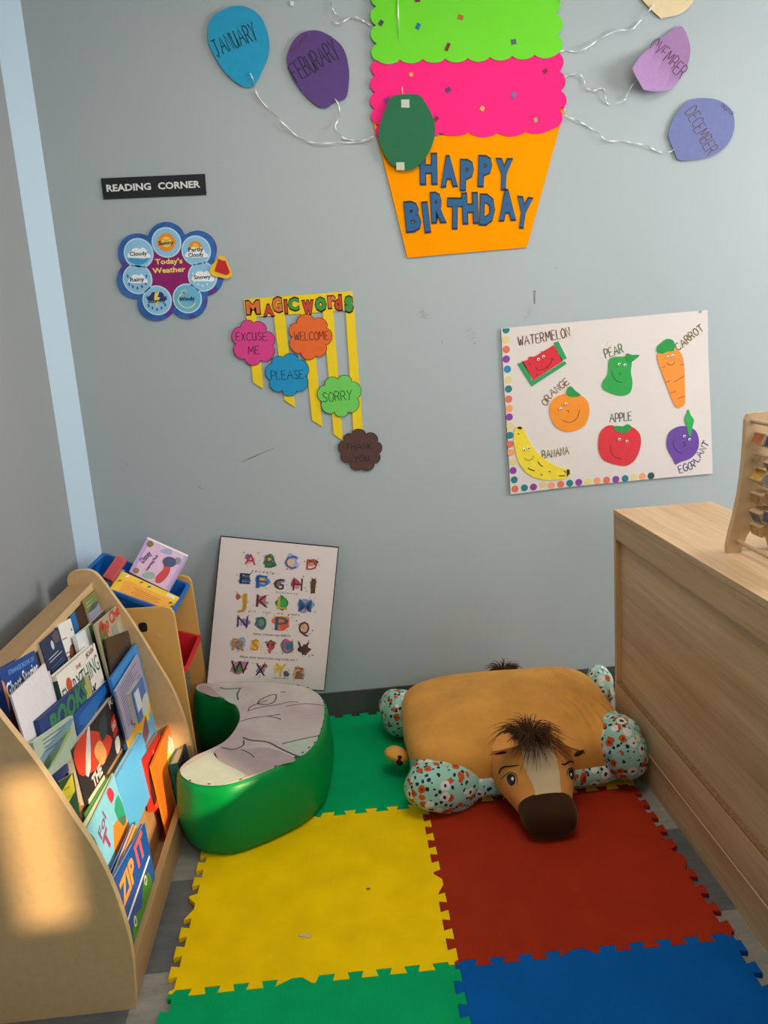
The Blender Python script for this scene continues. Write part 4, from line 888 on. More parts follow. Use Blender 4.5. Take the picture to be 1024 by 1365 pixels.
# pink boxed set
fr = plane3(pix3(212, 752, 1, 2.60), (.22, -.80, .56)); quad = [(172,762),(224,788),(251,740),(197,716)]
t, pts = solid('boxed_book_set', 'pink and lilac boxed learning set standing up in the blue bin', 'box', fr, quad, .035, M('#d6b4cf', .35, .04, 40))
def Q(s, r): a, b, c, d = pts; return (a.lerp(b, s)).lerp(d.lerp(c, s), r)
LIL = M('#b79cd0', .4)
slab('cover_picture', fr, [Q(0,0),Q(.09,0),Q(.09,1),Q(0,1)], .0002, .0006, LIL, t); slab('cover_picture', fr, [Q(.93,0),Q(1,0),Q(1,1),Q(.93,1)], .0002, .0006, LIL, t)
slab('cover_picture', fr, [Q(0,.955),Q(1,.955),Q(1,1),Q(0,1)], .0006, .001, M('#ece6ee', .4), t)
slab('emblem', fr, disc(Q(.12,.86), .011, 18), .0006, .0009, M('#7a6a30', .4), t); slab('emblem', fr, disc(Q(.13,.10), .010, 18), .0006, .0009, M('#8a7a50', .4), t)
slab('cover_picture', fr, smooth_closed([Q(*p) for p in ((.60,.18),(.66,.42),(.62,.52),(.68,.58),(.80,.50),(.82,.30),(.76,.10),(.66,.06))], 3), .0006, .0009, M('#c8323c', .4), t)   # plain abstract picture
slab('cover_picture', fr, smooth_closed([Q(*p) for p in ((.55,.62),(.62,.76),(.78,.78),(.86,.66),(.78,.54),(.64,.52))], 3), .0009, .0012, M('#3a4470', .4), t)
slab('cover_picture', fr, smooth_closed([Q(*p) for p in ((.30,.06),(.38,.20),(.52,.24),(.58,.14),(.46,.05))], 3), .0006, .0009, M('#8fae9a', .4), t)
slab('cover_picture', fr, smooth_closed([Q(*p) for p in ((.40,.80),(.48,.92),(.62,.94),(.66,.84),(.52,.80))], 3), .0006, .0009, M('#9aa0c8', .4), t)
slab('cover_picture', fr, smooth_closed([Q(*p) for p in ((.78,.82),(.90,.84),(.92,.70),(.84,.68))], 3), .0006, .0009, M('#7a8a8e', .4), t)
bm = bmesh.new()
def vtext(s, a, b, h, bold=.01, shear=0): text_into(bm, fr, s, Q(*a), Q(*b), h, .0012, bold, shear)
vtext('Disney', (.20,.34), (.27,.66), .020, .02, .2); vtext('Learning Pack', (.36,.22), (.42,.68), .010, .02); obj('title', bm, M('#5a2a78', .4), t, recalc=False)
# yellow board book lying in the bin
fr = plane3(pix3(195, 790, 1, 2.50), (.34, -.46, .82)); quad = [(146,782),(232,820),(240,796),(163,761)]
quad = [(143,789),(229,826),(239,796),(163,761)]
t, pts = solid('board_book', 'yellow board book with an orange back lying across the blue bin', 'book', fr, quad, .012, M('#ecc23a', .4, .03, 30))
slab('cover_picture', fr, [Q(*p) for p in ((.14,.0),(.90,0),(.90,.66),(.86,.74),(.16,.74),(.12,.66))], .0002, .0006, M('#eaa344', .45, .04, 60), t)
bm = bmesh.new()
for k in range(7): stroke(bm, fr, [Q(.30+.02*(k % 3), .14+k*.07), Q(.74-.03*(k % 2), .14+k*.07)], .0018, .0007, .001)
obj('small_print', bm, M('#b87a2e', .6), t)
slab('barcode', fr, [Q(*p) for p in ((.80,.80),(.94,.80),(.94,.94),(.80,.94))], .0006, .001, M('#ded8c0', .5, .5, 700), t)
for p, c in (((.12,.88),'#f4f0e0'),((.36,.9),'#c85a2a'),((.50,.86),'#4a7a8a'),((.06,.6),'#7a8a3a'),((.94,.5),'#c85a2a'),((.95,.15),'#7a8a3a'),((.90,.62),'#3f6a6a'),((.92,.3),'#f4f0e0')):
    slab('cover_picture', fr, disc(Q(*p), .007, 6, .004), .0006, .001, M(c, .5), t)
t, pts = solid('board_book', 'blue edged book under the yellow board book in the blue bin', 'book', fr.up(-.014), [(136,782),(150,790),(167,760),(156,756)], .010, M('#3f8cc4', .4))
fr = plane3(pix3(180, 812, 1, 2.41), (.2, -.6, .75))
t, pts = solid('board_book', 'blue card with a purple strip showing above the rack end panel', 'book', fr, [(168,815),(186,817),(191,810),(166,801)], .008, M('#1c66b0', .4)); slab('title_strip', fr, [Q(.2,.7),Q(1,.7),Q(1,.95),Q(.2,1)], .0002, .0006, M('#6a4a86', .4), t)
fr = plane3(pix3(152, 752, 1, 2.50), (.30, -.75, .55))
t, pts = solid('toy_case', 'long red plastic case poking out of the blue bin', 'case', fr, [(137,768),(150,774),(169,746),(157,739)], .03, M('#c02c34', .35)); slab('case_edge', fr, [Q(.12,.05),Q(.88,.05),Q(.88,.92),Q(.12,.92)], .0003, .0012, M('#a8242e', .35), t)

# ------------------------------------------------------------------ crescent seat
def print_mat():
    m = bpy.data.materials.new('printed_seat_cloth'); m.use_nodes = True; nt = m.node_tree; b = nt.nodes['Principled BSDF']
    tc = nt.nodes.new('ShaderNodeTexCoord'); n = nt.nodes.new('ShaderNodeTexNoise'); n.inputs['Scale'].default_value = 5; n.inputs['Detail'].default_value = 3; n.inputs['Distortion'].default_value = .8
    cr = nt.nodes.new('ShaderNodeValToRGB'); e = cr.color_ramp.elements; e[0].position = .35; e[0].color = lin('#b5a5a4'); e[1].position = .68; e[1].color = lin('#c6beb7')
    nt.links.new(tc.outputs['Object'], n.inputs['Vector']); nt.links.new(n.outputs['Fac'], cr.inputs[0]); nt.links.new(cr.outputs[0], b.inputs['Base Color']); b.inputs['Roughness'].default_value = .6
    n2 = nt.nodes.new('ShaderNodeTexNoise'); n2.inputs['Scale'].default_value = 22; nt.links.new(tc.outputs['Object'], n2.inputs['Vector'])
    bp = nt.nodes.new('ShaderNodeBump'); bp.inputs['Strength'].default_value = .35; bp.inputs['Distance'].default_value = .01; nt.links.new(n2.outputs['Fac'], bp.inputs['Height']); nt.links.new(bp.outputs[0], b.inputs['Normal'])
    return m
seat = thing('crescent_seat', (-.30, 2.3, .012), 'green vinyl crescent floor seat with a pale printed top', 'floor seat')
ST = [(-.505,2.085),(-.47,2.025),(-.433,1.997),(-.362,1.982),(-.293,2.010),(-.216,2.057),(-.157,2.110),(-.118,2.18),(-.098,2.29),(-.094,2.40),(-.113,2.49),(-.168,2.565),(-.28,2.625),(-.38,2.65),(-.461,2.658),(-.525,2.672),(-.546,2.638),(-.522,2.592),(-.447,2.535),(-.395,2.47),(-.370,2.385),(-.373,2.31),(-.394,2.236),(-.431,2.192),(-.478,2.152)]
SP = smooth_closed(ST, 5); nS = len(SP)
SN = []
for i in range(nS):
    t_ = (SP[(i+1) % nS]-SP[i-1]).normalized(); SN.append(Vector((t_.y, -t_.x)))
def sring(bm, off_, z, wob=0):
    out = []
    for i, (p, n) in enumerate(zip(SP, SN)):
        k = off_+(wob*(noise.noise(Vector((p.x*9, p.y*9, z*14))))) ; q = p+n*k; out.append(bm.verts.new((q.x, q.y, z)))
    return out
bm = bmesh.new(); rings = [sring(bm, o_, z, w) for o_, z, w in ((-.010,.0125,0),(-.002,.018,.002),(.006,.04,.004),(.012,.08,.006),(.013,.12,.006),(.010,.16,.005),(.006,.195,.005),(.002,.214,.003),(-.004,.222,.001),(-.010,.224,0))]
for a, c in zip(rings[:-1], rings[1:]):
    for i in range(nS): bm.faces.new((a[i], a[(i+1) % nS], c[(i+1) % nS], c[i]))
vs = rings[0]; bmesh.ops.triangulate(bm, faces=[bm.faces.new(vs)])
body_o = obj('seat_body', bm, M('#008a40', .36, .04, 6, .25, 16, spec=.2), seat, True)
topf = hplane(.0225+.20)
TP = [p-n*.006 for p, n in zip(SP, SN)]
bm = bmesh.new(); prism(bm, topf, TP, 0, .004); cover = obj('seat_top', bm, print_mat(), seat)
z7 = lambda L: Z(220, 860, 4.096, L)
tf = topf.up(.004)
def sp(name, pts, hexc, k=3): return slab(name, tf, smooth_closed(tf.all(z7(pts)), k), .0001, .0005, M(hexc, .6, .05, 30), cover)
sp('print_patch', [(84,690),(150,640),(262,585),(300,635),(430,700),(400,735),(300,765),(190,762),(120,735)], '#bcc4b2')
sp('print_patch', [(265,585),(330,558),(420,570),(560,560),(715,625),(600,660),(470,712),(420,690),(310,640)], '#a8989a')
sp('print_patch', [(640,535),(740,515),(835,497),(800,560),(740,606),(690,570)], '#aebcab')
sp('print_patch', [(300,232),(420,236),(400,300),(405,330),(330,300)], '#b2bdb2')
sp('print_patch', [(180,232),(235,222),(300,280),(240,275)], '#a8999c')
def sline(pts, w=.0028):
    return stroke(bm, tf, smooth_open(tf.all(z7(pts)), 5), w, .0005, .0009)
bm = bmesh.new()
sline([(425,505),(470,520),(560,530),(640,570),(735,612)], .005); sline([(640,540),(740,515),(836,496)], .004); sline([(310,560),(370,570),(425,550),(430,520)], .004); sline([(415,570),(460,590),(488,615)]); sline([(400,420),(470,400),(560,388),(630,378)]); sline([(560,388),(620,400),(632,408)], .003)
sline([(450,362),(520,340),(620,325),(680,310),(730,312)]); sline([(500,320),(560,325),(600,305),(605,270),(560,280),(520,300),(505,320)], .004); sline([(400,300),(395,270),(410,240)], .005); sline([(300,232),(340,240),(420,235)], .005); sline([(455,362),(470,335),(560,300)]); sline([(660,335),(760,320),(866,330)], .0024); sline([(630,255),(660,258)], .003)
obj('print_drawing', bm, M('#4a4446', .7), cover)
for i in range(0, nS, 2):   # stitches round the rim
    p = SP[i]-SN[i]*.004; t_ = (SP[(i+1) % nS]-SP[i-1]).normalized()
    if p.x > -.2 or (p.y < 2.08 and i % 6 == 0):
        bm = bmesh.new(); stroke(bm, tf, [p-t_*.004, p+t_*.004], .004, .0004, .0012); obj('stitch', bm, M('#23221f', .7), seat)

# ------------------------------------------------------------------ alphabet board leaning on the wall
a_l = math.atan2(.108, .55)
bf = Frame((0, 2.655, .20), (1, 0, 0), (0, math.sin(a_l), math.cos(a_l)))
bd = thing('alphabet_board', bf.p(bf.at(355, 917)), 'white alphabet picture board with a black edge leaning on the wall behind the seat', 'board')
cor = bf.all([(275,912),(433,921.5),(452,729),(294,714)])
slab('board_back', bf, cor, -.006, 0, M('#15171a', .5), bd)
c0 = sum(cor, Vector((0, 0)))/4
face = slab('board_face', bf, [c0+(p-c0)*.985 for p in cor], .0001, .001, M('#dcd0cb', .5), bd)
z5 = lambda L: Z(260, 700, 5.12, L)
B1 = .0012
LET = [('A',380,230,100,80,'#a83a4a','#d89aa8','#7a5a80'),('B',513,248,90,90,'#3a5a4a','#2f7a4a','#c9a83c'),('C',655,250,110,100,'#5a5a98','#9aa8d8','#d8b890'),('D',798,268,100,80,'#a84a3a','#5a3a2a','#c98a5a'),
       ('E',342,362,100,80,'#1c2c50','#3a5a8a','#4a5a5a'),('F',455,384,100,95,'#20509a','#2f78c0','#c9a83c'),('G',575,400,90,80,'#2a2a48','#8a5a3a','#8a8ac0'),('H',702,402,90,90,'#6a2a38','#a83a58','#c97a8a'),('I',808,412,50,110,'#5a3a2a','#3f8a50','#d86a78'),
       ('J',325,512,80,110,'#b88a28','#d8c03c','#a8552a'),('K',460,515,110,90,'#5a2a3a','#c0607a','#8a9a7a'),('L',598,528,90,90,'#c0a83c','#2a7a3c','#3f9a4a'),('M',752,548,120,90,'#2f5a8a','#6a9ac0','#b86a7a'),
       ('N',325,656,100,80,'#3a2a58','#8a7aa8','#b8a8c8'),('O',453,662,90,90,'#2f5a48','#4a8a6a','#7a7a8a'),('P',592,670,120,100,'#2a5a6a','#e0703a','#d85a3a'),('Q',745,698,100,95,'#5a2f1c','#c9a88a','#b89a7a'),
       ('R',298,812,120,90,'#c07a28','#8aa8c8','#5a7a9a'),('S',412,815,70,80,'#b8842a','#e0c83c','#d8a83c'),('T',512,832,100,90,'#b84a4a','#3a3a3a','#a83a3a'),('U',630,830,100,95,'#2f7a5a','#c0507a','#3a6a9a'),('V',738,840,110,100,'#4a2a2a','#5a3a30','#3a2a2a'),
       ('W',305,968,120,95,'#3a2038','#b87090','#4a8a4a'),('X',448,985,90,85,'#241a28','#8a7a9a','#b8604a'),('Y',585,988,100,100,'#c9a83c','#d8c05a','#5a4a6a'),('Z',710,1008,90,85,'#a8503a','#c9a87a','#7a6a4a')]
for ch, x, y, w, h, cl, c1, c2 in LET:
    w, h = w*1.2, h*1.22
    bm = bmesh.new(); u, v = z5([(x, y)])[0]; k = (bf.at(u+10, v)-bf.at(u, v)).length/10/5.12; q = bf.at(u, v); rr = random.Random(ord(ch))
    def blob(cx, cy, r, mi, n=11):
        pts = [q+Vector((cx*w*k+r*w*k*rr.uniform(.6, 1.15)*math.cos(2*math.pi*i/n), cy*h*k+r*h*k*rr.uniform(.6, 1.15)*math.sin(2*math.pi*i/n))) for i in range(n)]
        prism(bm, bf, smooth_closed(pts, 2), B1, B1+.0003+.0001*mi, mi=mi)
    if ch in 'FOBSCLPWRMUZ': blob(0, 0, .46, 0); blob(rr.uniform(-.12, .12), rr.uniform(-.15, .15), .28, 1)
    else: blob(rr.uniform(-.2, .2), rr.uniform(-.1, .15), .3, 0); blob(rr.uniform(-.3, .3), rr.uniform(-.25, .2), .18, 1)
    for i in range(9):
        p = q+Vector((rr.uniform(-.5, .5)*w*k, rr.uniform(-.5, .5)*h*k)); prism(bm, bf, disc(p, .0014*rr.uniform(.7, 1.8), 6), B1+.0003, B1+.0006, mi=rr.choice((1, 2)))
    pic = obj('letter_picture', bm, [M(c1, .55, .15, 120), M(c2, .55, .15, 120), M(hexmix(cl, '#101018', .4), .55)], face)
    ww = w*.62 if ch not in 'IW' else (w*.5 if ch == 'I' else w*.85); hh = h*.78
    slope = (bf.at(433, 921.5)-bf.at(275, 912)).normalized()
    bm = bmesh.new(); up_ = Vector((-slope.y, slope.x)); a = q-slope*ww*k/2-up_*hh*k/2; text_into(bm, bf, ch, a, a+slope*ww*k, hh*k, B1+.0008, .005)
    for e_ in ([(0,0),(1,0)] if ch in 'AHKMNRXFPTYI' else [])+([(0,1),(1,1)] if ch in 'HKMNUVWXYI' else []):   # slab serifs
        c = a+slope*ww*k*(e_[0]*.86+.07)+up_*hh*k*e_[1]; prism(bm, bf, [c-slope*.0032-up_*.0006, c+slope*.0032-up_*.0006, c+slope*.0032+up_*.0006, c-slope*.0032+up_*.0006], B1+.0006, B1+.0008)
    obj('letter', bm, M(cl, .55), face, recalc=False)
bm = bmesh.new()
for s, a, b, h in (('a b c d e f g . . .',(385,318),(585,338),17),('. . . h i j k l m n o p . . .',(515,460),(735,478),16),('q r s . . . t u v . . . w x . . y and z',(365,592),(715,620),17),("Now I know my ABC's",(396,748),(652,764),17),('Next time won\'t you sing with me ?',(305,904),(700,928),17),('copyright art print',(530,1043),(640,1048),7)):
    (u0, v0), (u1, v1) = z5([a, b]); p0, p1 = bf.at(u0, v0), bf.at(u1, v1); k = (p1-p0).length/math.dist((u0, v0), (u1, v1))
    if 'copy' in s: stroke(bm, bf, [p0, p1], .0012, B1, B1+.0003)
    else: text_into(bm, bf, s, p0, p1, h/5.12*k, B1+.0002, .004, .35)
obj('lettering', bm, M('#2c2428', .6), face, recalc=False)

# ------------------------------------------------------------------ plush horse pillow
def plush(hexc, name, dark=.9):
    m = bpy.data.materials.new(name); m.use_nodes = True; nt = m.node_tree; b = nt.nodes['Principled BSDF']
    tc = nt.nodes.new('ShaderNodeTexCoord'); n = nt.nodes.new('ShaderNodeTexNoise'); n.inputs['Scale'].default_value = 7; n.inputs['Detail'].default_value = 7; n.inputs['Roughness'].default_value = .62
    nt.links.new(tc.outputs['Object'], n.inputs['Vector']); hs = nt.nodes.new('ShaderNodeHueSaturation'); hs.inputs['Color'].default_value = lin(hexc)
    mr = nt.nodes.new('ShaderNodeMapRange'); mr.inputs[1].default_value = .35; mr.inputs[2].default_value = .65; mr.inputs[3].default_value = dark; mr.inputs[4].default_value = 1.1
    nt.links.new(n.outputs['Fac'], mr.inputs[0]); nt.links.new(mr.outputs[0], hs.inputs['Value']); nt.links.new(hs.outputs[0], b.inputs['Base Color'])
    n2 = nt.nodes.new('ShaderNodeTexNoise'); n2.inputs['Scale'].default_value = 420; nt.links.new(tc.outputs['Object'], n2.inputs['Vector'])
    bp = nt.nodes.new('ShaderNodeBump'); bp.inputs['Strength'].default_value = .35; bp.inputs['Distance'].default_value = .002; nt.links.new(n2.outputs['Fac'], bp.inputs['Height']); nt.links.new(bp.outputs[0], b.inputs['Normal'])
    b.inputs['Roughness'].default_value = .9; b.inputs['Specular IOR Level'].default_value = .15; b.inputs['Sheen Weight'].default_value = .25; b.inputs['Sheen Roughness'].default_value = .4
    b.inputs['Sheen Tint'].default_value = lin('#f2d2a0')
    return m
def floral():
    m = bpy.data.materials.new('floral_mint_cloth'); m.use_nodes = True; nt = m.node_tree; b = nt.nodes['Principled BSDF']; L = nt.links.new
    tc = nt.nodes.new('ShaderNodeTexCoord'); cur = None
    wn = nt.nodes.new('ShaderNodeTexNoise'); wn.inputs['Scale'].default_value = 60; L(tc.outputs['Object'], wn.inputs['Vector'])
    wob = nt.nodes.new('ShaderNodeMix'); wob.data_type = 'VECTOR'; wob.inputs[0].default_value = .012
    vs_ = nt.nodes.new('ShaderNodeVectorMath'); vs_.operation = 'SCALE'; vs_.inputs['Scale'].default_value = .012; L(wn.outputs['Color'], vs_.inputs[0])
    va = nt.nodes.new('ShaderNodeVectorMath'); va.operation = 'ADD'; L(tc.outputs['Object'], va.inputs[0]); L(vs_.outputs[0], va.inputs[1])
    base = nt.nodes.new('ShaderNodeRGB'); base.outputs[0].default_value = lin('#9ccdbd'); cur = base.outputs[0]
    def layer(cur, scale, thr, col, off_, rnd_lo):
        mp = nt.nodes.new('ShaderNodeMapping'); mp.inputs['Location'].default_value = (off_, off_*1.7, off_*.6); L(va.outputs[0], mp.inputs['Vector'])
        v = nt.nodes.new('ShaderNodeTexVoronoi'); v.inputs['Scale'].default_value = scale; L(mp.outputs[0], v.inputs['Vector'])
        lt = nt.nodes.new('ShaderNodeMath'); lt.operation = 'LESS_THAN'; lt.inputs[1].default_value = thr; L(v.outputs['Distance'], lt.inputs[0])
        sx = nt.nodes.new('ShaderNodeSeparateColor'); L(v.outputs['Color'], sx.inputs[0])
        gt = nt.nodes.new('ShaderNodeMath'); gt.operation = 'GREATER_THAN'; gt.inputs[1].default_value = rnd_lo; L(sx.outputs[0], gt.inputs[0])
        mu = nt.nodes.new('ShaderNodeMath'); mu.operation = 'MULTIPLY'; L(lt.outputs[0], mu.inputs[0]); L(gt.outputs[0], mu.inputs[1])
        mx = nt.nodes.new('ShaderNodeMix'); mx.data_type = 'RGBA'; L(mu.outputs[0], mx.inputs[0]); L(cur, mx.inputs[6]); mx.inputs[7].default_value = lin(col); return mx.outputs[2]
    cur = layer(cur, 60, .34, '#20283a', .13, .35)
    cur = layer(cur, 36, .42, '#c4552c', .31, .42)
    cur = layer(cur, 36, .16, '#8a2f1c', .31, .42)
    cur = layer(cur, 30, .44, '#dedcd4', .77, .40)
    cur = layer(cur, 30, .17, '#23304a', .77, .40)
    L(cur, b.inputs['Base Color']); b.inputs['Roughness'].default_value = .8; b.inputs['Specular IOR Level'].default_value = .2
    return m
TAN, TAN2 = plush('#dc9c4a', 'tan_plush', .86), plush('#d4914a', 'tan_head_plush', .92)
CREAM, DARKP, FLOR = plush('#d3bb95', 'cream_plush'), plush('#3a2313', 'dark_brown_plush', .7), floral()
horse = thing('plush_horse_pillow', (.49, 2.33, .012), 'tan plush horse pillow with floral feet and a white blaze lying by the cabinet', 'plush toy')
def ellip(name, c, r, mat, e1=1.0, e2=1.0, nu=48, nv=28, disp=None, rot=None, parent=horse):
    bm = bmesh.new(); rows_ = []
    sg_ = lambda v, e: math.copysign(abs(v)**e, v)
    for j in range(nv+1):
        ph = -math.pi/2+math.pi*j/nv; row = []
        for i in range(nu):
            th = 2*math.pi*i/nu; p = Vector((r[0]*sg_(math.cos(ph), e1)*sg_(math.cos(th), e2), r[1]*sg_(math.cos(ph), e1)*sg_(math.sin(th), e2), r[2]*sg_(math.sin(ph), e1)))
            if disp: p = disp(p)
            if rot: p = rot @ p
            row.append(bm.verts.new(Vector(c)+p))
        rows_.append(row)
    for j in range(nv):
        for i in range(nu): bm.faces.new((rows_[j][i], rows_[j][(i+1) % nu], rows_[j+1][(i+1) % nu], rows_[j+1][i]))
    bmesh.ops.remove_doubles(bm, verts=bm.verts, dist=1e-5)
    return obj(name, bm, mat, parent, True)
BC, BR = Vector((.482, 2.375, .118)), (.336, .268, .108)
def pillow(p):
    q = p.copy(); x, y = p.x/BR[0], p.y/BR[1]
    up_ = max(0, p.z)/BR[2]
    q.z += .018*noise.noise(Vector((p.x*5, p.y*5, 1)))*up_
    # gathers running over the right shoulder and soft creases
    g = max(0, 1-abs(x-.66)/.34)*max(0, min(1, (1.0-y)*.8))
    q.z += up_*g*.013*math.sin((p.x*1.0+.35*p.y)*125+2*math.sin(p.y*16)); 
    q.z += up_*.010*math.exp(-((x-.1)**2+(y-.2)**2)*1.6)
    q += Vector((p.x, p.y, 0))*.02*noise.noise(Vector((p.x*7, p.y*7, p.z*7+5)))
    return q
body = ellip('body', BC, BR, TAN, .66, .40, 220, 100, pillow)
# floral underside shows along the front edge
def bel(p): return p+Vector((p.x, p.y, 0))*.03*noise.noise(Vector((p.x*11, p.y*11, 3)))
ellip('belly', BC+Vector((0, -.012, -.055)), (BR[0]*.985, BR[1]*.985, .052), FLOR, .6, .36, 96, 24, bel)
def foot(px, y, r, rot=(0, 0, 0), z=None):
    c = pix3(*px, 1, y)
    def d(p): return p*(1+.07*noise.noise(p*22+Vector((px[0], 0, 0))))
    o = ellip('foot', c, r, FLOR, .85, .85, 48, 28, d, Matrix.Rotation(rot[2], 3, 'Z') @ Matrix.Rotation(rot[1], 3, 'Y')); return c
foot((592,1045), 2.13, (.118,.078,.076), (0, .22, .35))
foot((829,995), 2.155, (.068,.085,.092), (0, -.3, -.3))
foot((533,950), 2.57, (.064,.085,.078), (0, 0, .3))
foot((800,914), 2.57, (.046,.075,.065), (0, 0, -.2))
# head: lofted along its axis
HC = [  # centre x, y, z, half width, half height
 (.500,2.235,.150,.030,.030),(.499,2.222,.150,.070,.055),(.497,2.195,.150,.098,.080),(.494,2.155,.142,.114,.094),(.491,2.110,.126,.118,.097),(.490,2.065,.109,.112,.088),(.491,2.025,.094,.098,.073),(.492,1.99,.080,.082,.060),(.493,1.965,.073,.070,.052),(.493,1.95,.070,.055,.042),(.493,1.943,.069,.025,.020)]
def loft(name, secs, mat, n=96, sub=6, parent=horse, grow=0, pw=.9):
    S = smooth_open([Vector(s[:3]) for s in secs], sub); W = smooth_open([Vector((s[3], s[4], 0)) for s in secs], sub); bm = bmesh.new(); rows_ = []
    for i, (c, w) in enumerate(zip(S, W)):
        t = (S[min(i+1, len(S)-1)]-S[max(i-1, 0)]).normalized(); ex = Vector((1, 0, 0)); ez = t.cross(ex)*-1
        if ez.z < 0: ez = -ez
        row = []
        for k in range(n):
            a = 2*math.pi*k/n; cx_, sx_ = math.cos(a), math.sin(a)
            row.append(bm.verts.new(c+ex*(max(.002, w.x)+grow)*math.copysign(abs(cx_)**pw, cx_)+ez*(max(.002, w.y)+grow)*math.copysign(abs(sx_)**pw, sx_)))
        rows_.append(row)
    for a, b_ in zip(rows_[:-1], rows_[1:]):
        for k in range(n): bm.faces.new((a[k], a[(k+1) % n], b_[(k+1) % n], b_[k]))
    bm.faces.new(rows_[0]); bm.faces.new(rows_[-1])
    return obj(name, bm, mat, parent, True)
head = loft('head', HC, TAN2)
# muzzle
MZ = [(.492,1.985,.078,.066,.050),(.493,1.98,.075,.074,.055),(.494,1.965,.070,.077,.056),(.495,1.94,.066,.076,.054),(.495,1.915,.063,.071,.050),(.495,1.897,.062,.058,.040),(.495,1.888,.061,.022,.016)]
muz = loft('muzzle', MZ, DARKP, 72, 6)
def world_bvh(*objs):
    vs, fs = [], []
    for o in objs:
        off_ = base_of(o); k = len(vs); vs += [v.co+off_ for v in o.data.vertices]; fs += [tuple(i+k for i in p.vertices) for p in o.data.polygons]
    return BVHTree.FromPolygons(vs, fs)
BV = world_bvh(head)
zh = lambda L: Z(640, 930, 6.4, L)
def hit(u, v, off_=.001, bv=None):
    d = (CR*((u-512)/FPX) - CU*((v-682.5)/FPX) + CF).normalized(); loc, nn, i, _ = (bv or BV).ray_cast(CO, d)
    return None if loc is None else loc+nn*off_
def decal(name, pts, mat, parent, off_=.001, n=0, thick=.0012):
    """stitched patch lying on the head, outlined by photo points"""
    q = smooth_closed(pts, n) if n else [Vector(p) for p in pts]; c = sum(q, Vector((0, 0)))/len(q); bm = bmesh.new(); R = []
    for s in (1, .66, .33):
        ring = []
        for p in q:
            m = c+(p-c)*s; h = hit(m.x, m.y, off_)
            if h is None:
                for kk in (.97, .94, .9, .85, .8, .7):
                    m2 = c+(m-c)*kk; h = hit(m2.x, m2.y, off_)
                    if h: break
            ring.append(bm.verts.new(h))
        R.append(ring)
    ctr = bm.verts.new(hit(c.x, c.y, off_)); m_ = len(q)
    for a, b_ in zip(R[:-1], R[1:]):
        for i in range(m_): bm.faces.new((a[i], a[(i+1) % m_], b_[(i+1) % m_], b_[i]))
    for i in range(m_): bm.faces.new((R[-1][i], R[-1][(i+1) % m_], ctr))
    o = obj(name, bm, mat, parent, True); return o
def dline(name, pts, w, mat, parent, off_=.0022):
    bm = bmesh.new(); P = [hit(p.x, p.y, off_) for p in smooth_open([Vector(p) for p in pts], 6)]; P = [p for p in P if p]
    tube(bm, P, w, 6, lambda t: .35+.65*math.sin(math.pi*min(1, .15+t*.85))); return obj(name, bm, mat, parent, True)
# blaze follows the head's skin
poly = zh([(355,395),(362,470),(370,560),(395,640),(440,720),(468,800),(480,900),(700,900),(690,800),(680,700),(672,620),(650,520),(620,430),(600,370),(470,330)])
def inside(u, v, P):
    r = False; j = len(P)-1
    for i in range(len(P)):
        (xi, yi), (xj, yj) = P[i], P[j]
        if (yi > v) != (yj > v) and u < (xj-xi)*(v-yi)/(yj-yi)+xi: r = not r
        j = i
    return r
def to_px(p): w = p-CO; z = w.dot(CF); return 512+FPX*w.dot(CR)/z, 682.5-FPX*w.dot(CU)/z
bmh = bmesh.new(); bmh.from_mesh(head.data); off_ = base_of(head)
bmesh.ops.subdivide_edges(bmh, edges=bmh.edges[:], cuts=2, use_grid_fill=True); bmh.normal_update()
kill = [f for f in bmh.faces if not (f.normal.dot((CO-(f.calc_center_median()+off_))) > 0 and inside(*to_px(f.calc_center_median()+off_), poly))]
bmesh.ops.delete(bmh, geom=kill, context='FACES')
for v in bmh.verts: v.co += v.normal*.0012+off_
obj('blaze', bmh, CREAM, head, True)
EYE, WHT, LASH, IRIS = M('#120c0a', .25), M('#e6dccc', .4), M('#1c1010', .7), M('#8a5a3c', .5)
for outer, pupil, shine, lash, brow in (
    ([(195,690),(222,658),(262,640),(300,655),(318,690),(312,740),(290,765),(255,745),(222,710)], [(232,690),(240,660),(268,650),(300,668),(306,706),(296,740),(270,750),(246,726)], [(270,690),(280,676),(292,684),(292,702),(278,708)], [(186,692),(215,668),(240,645),(275,640),(305,658),(318,690),(316,745)], [(166,650),(180,612),(215,590),(270,586),(338,577)]),
    ([(742,640),(752,612),(775,600),(800,618),(806,660),(792,708),(770,690),(750,662)], [(750,648),(756,616),(776,606),(794,626),(798,668),(786,700),(766,682)], [(763,655),(768,644),(776,650),(776,668),(768,672)], [(740,655),(744,620),(765,600),(790,608),(806,632)], [(690,568),(720,570),(750,550),(780,545),(798,560)])):
    e = decal('eye', zh(outer), M('#c9976a', .6), head, .0016, 3); decal('pupil', zh(pupil), EYE, e, .0024, 3); decal('eye_highlight', zh(shine), WHT, e, .0031, 3)
    dline('lash_line', zh(lash), .0013, LASH, head); dline('eyebrow', zh(brow), .0024, LASH, head)
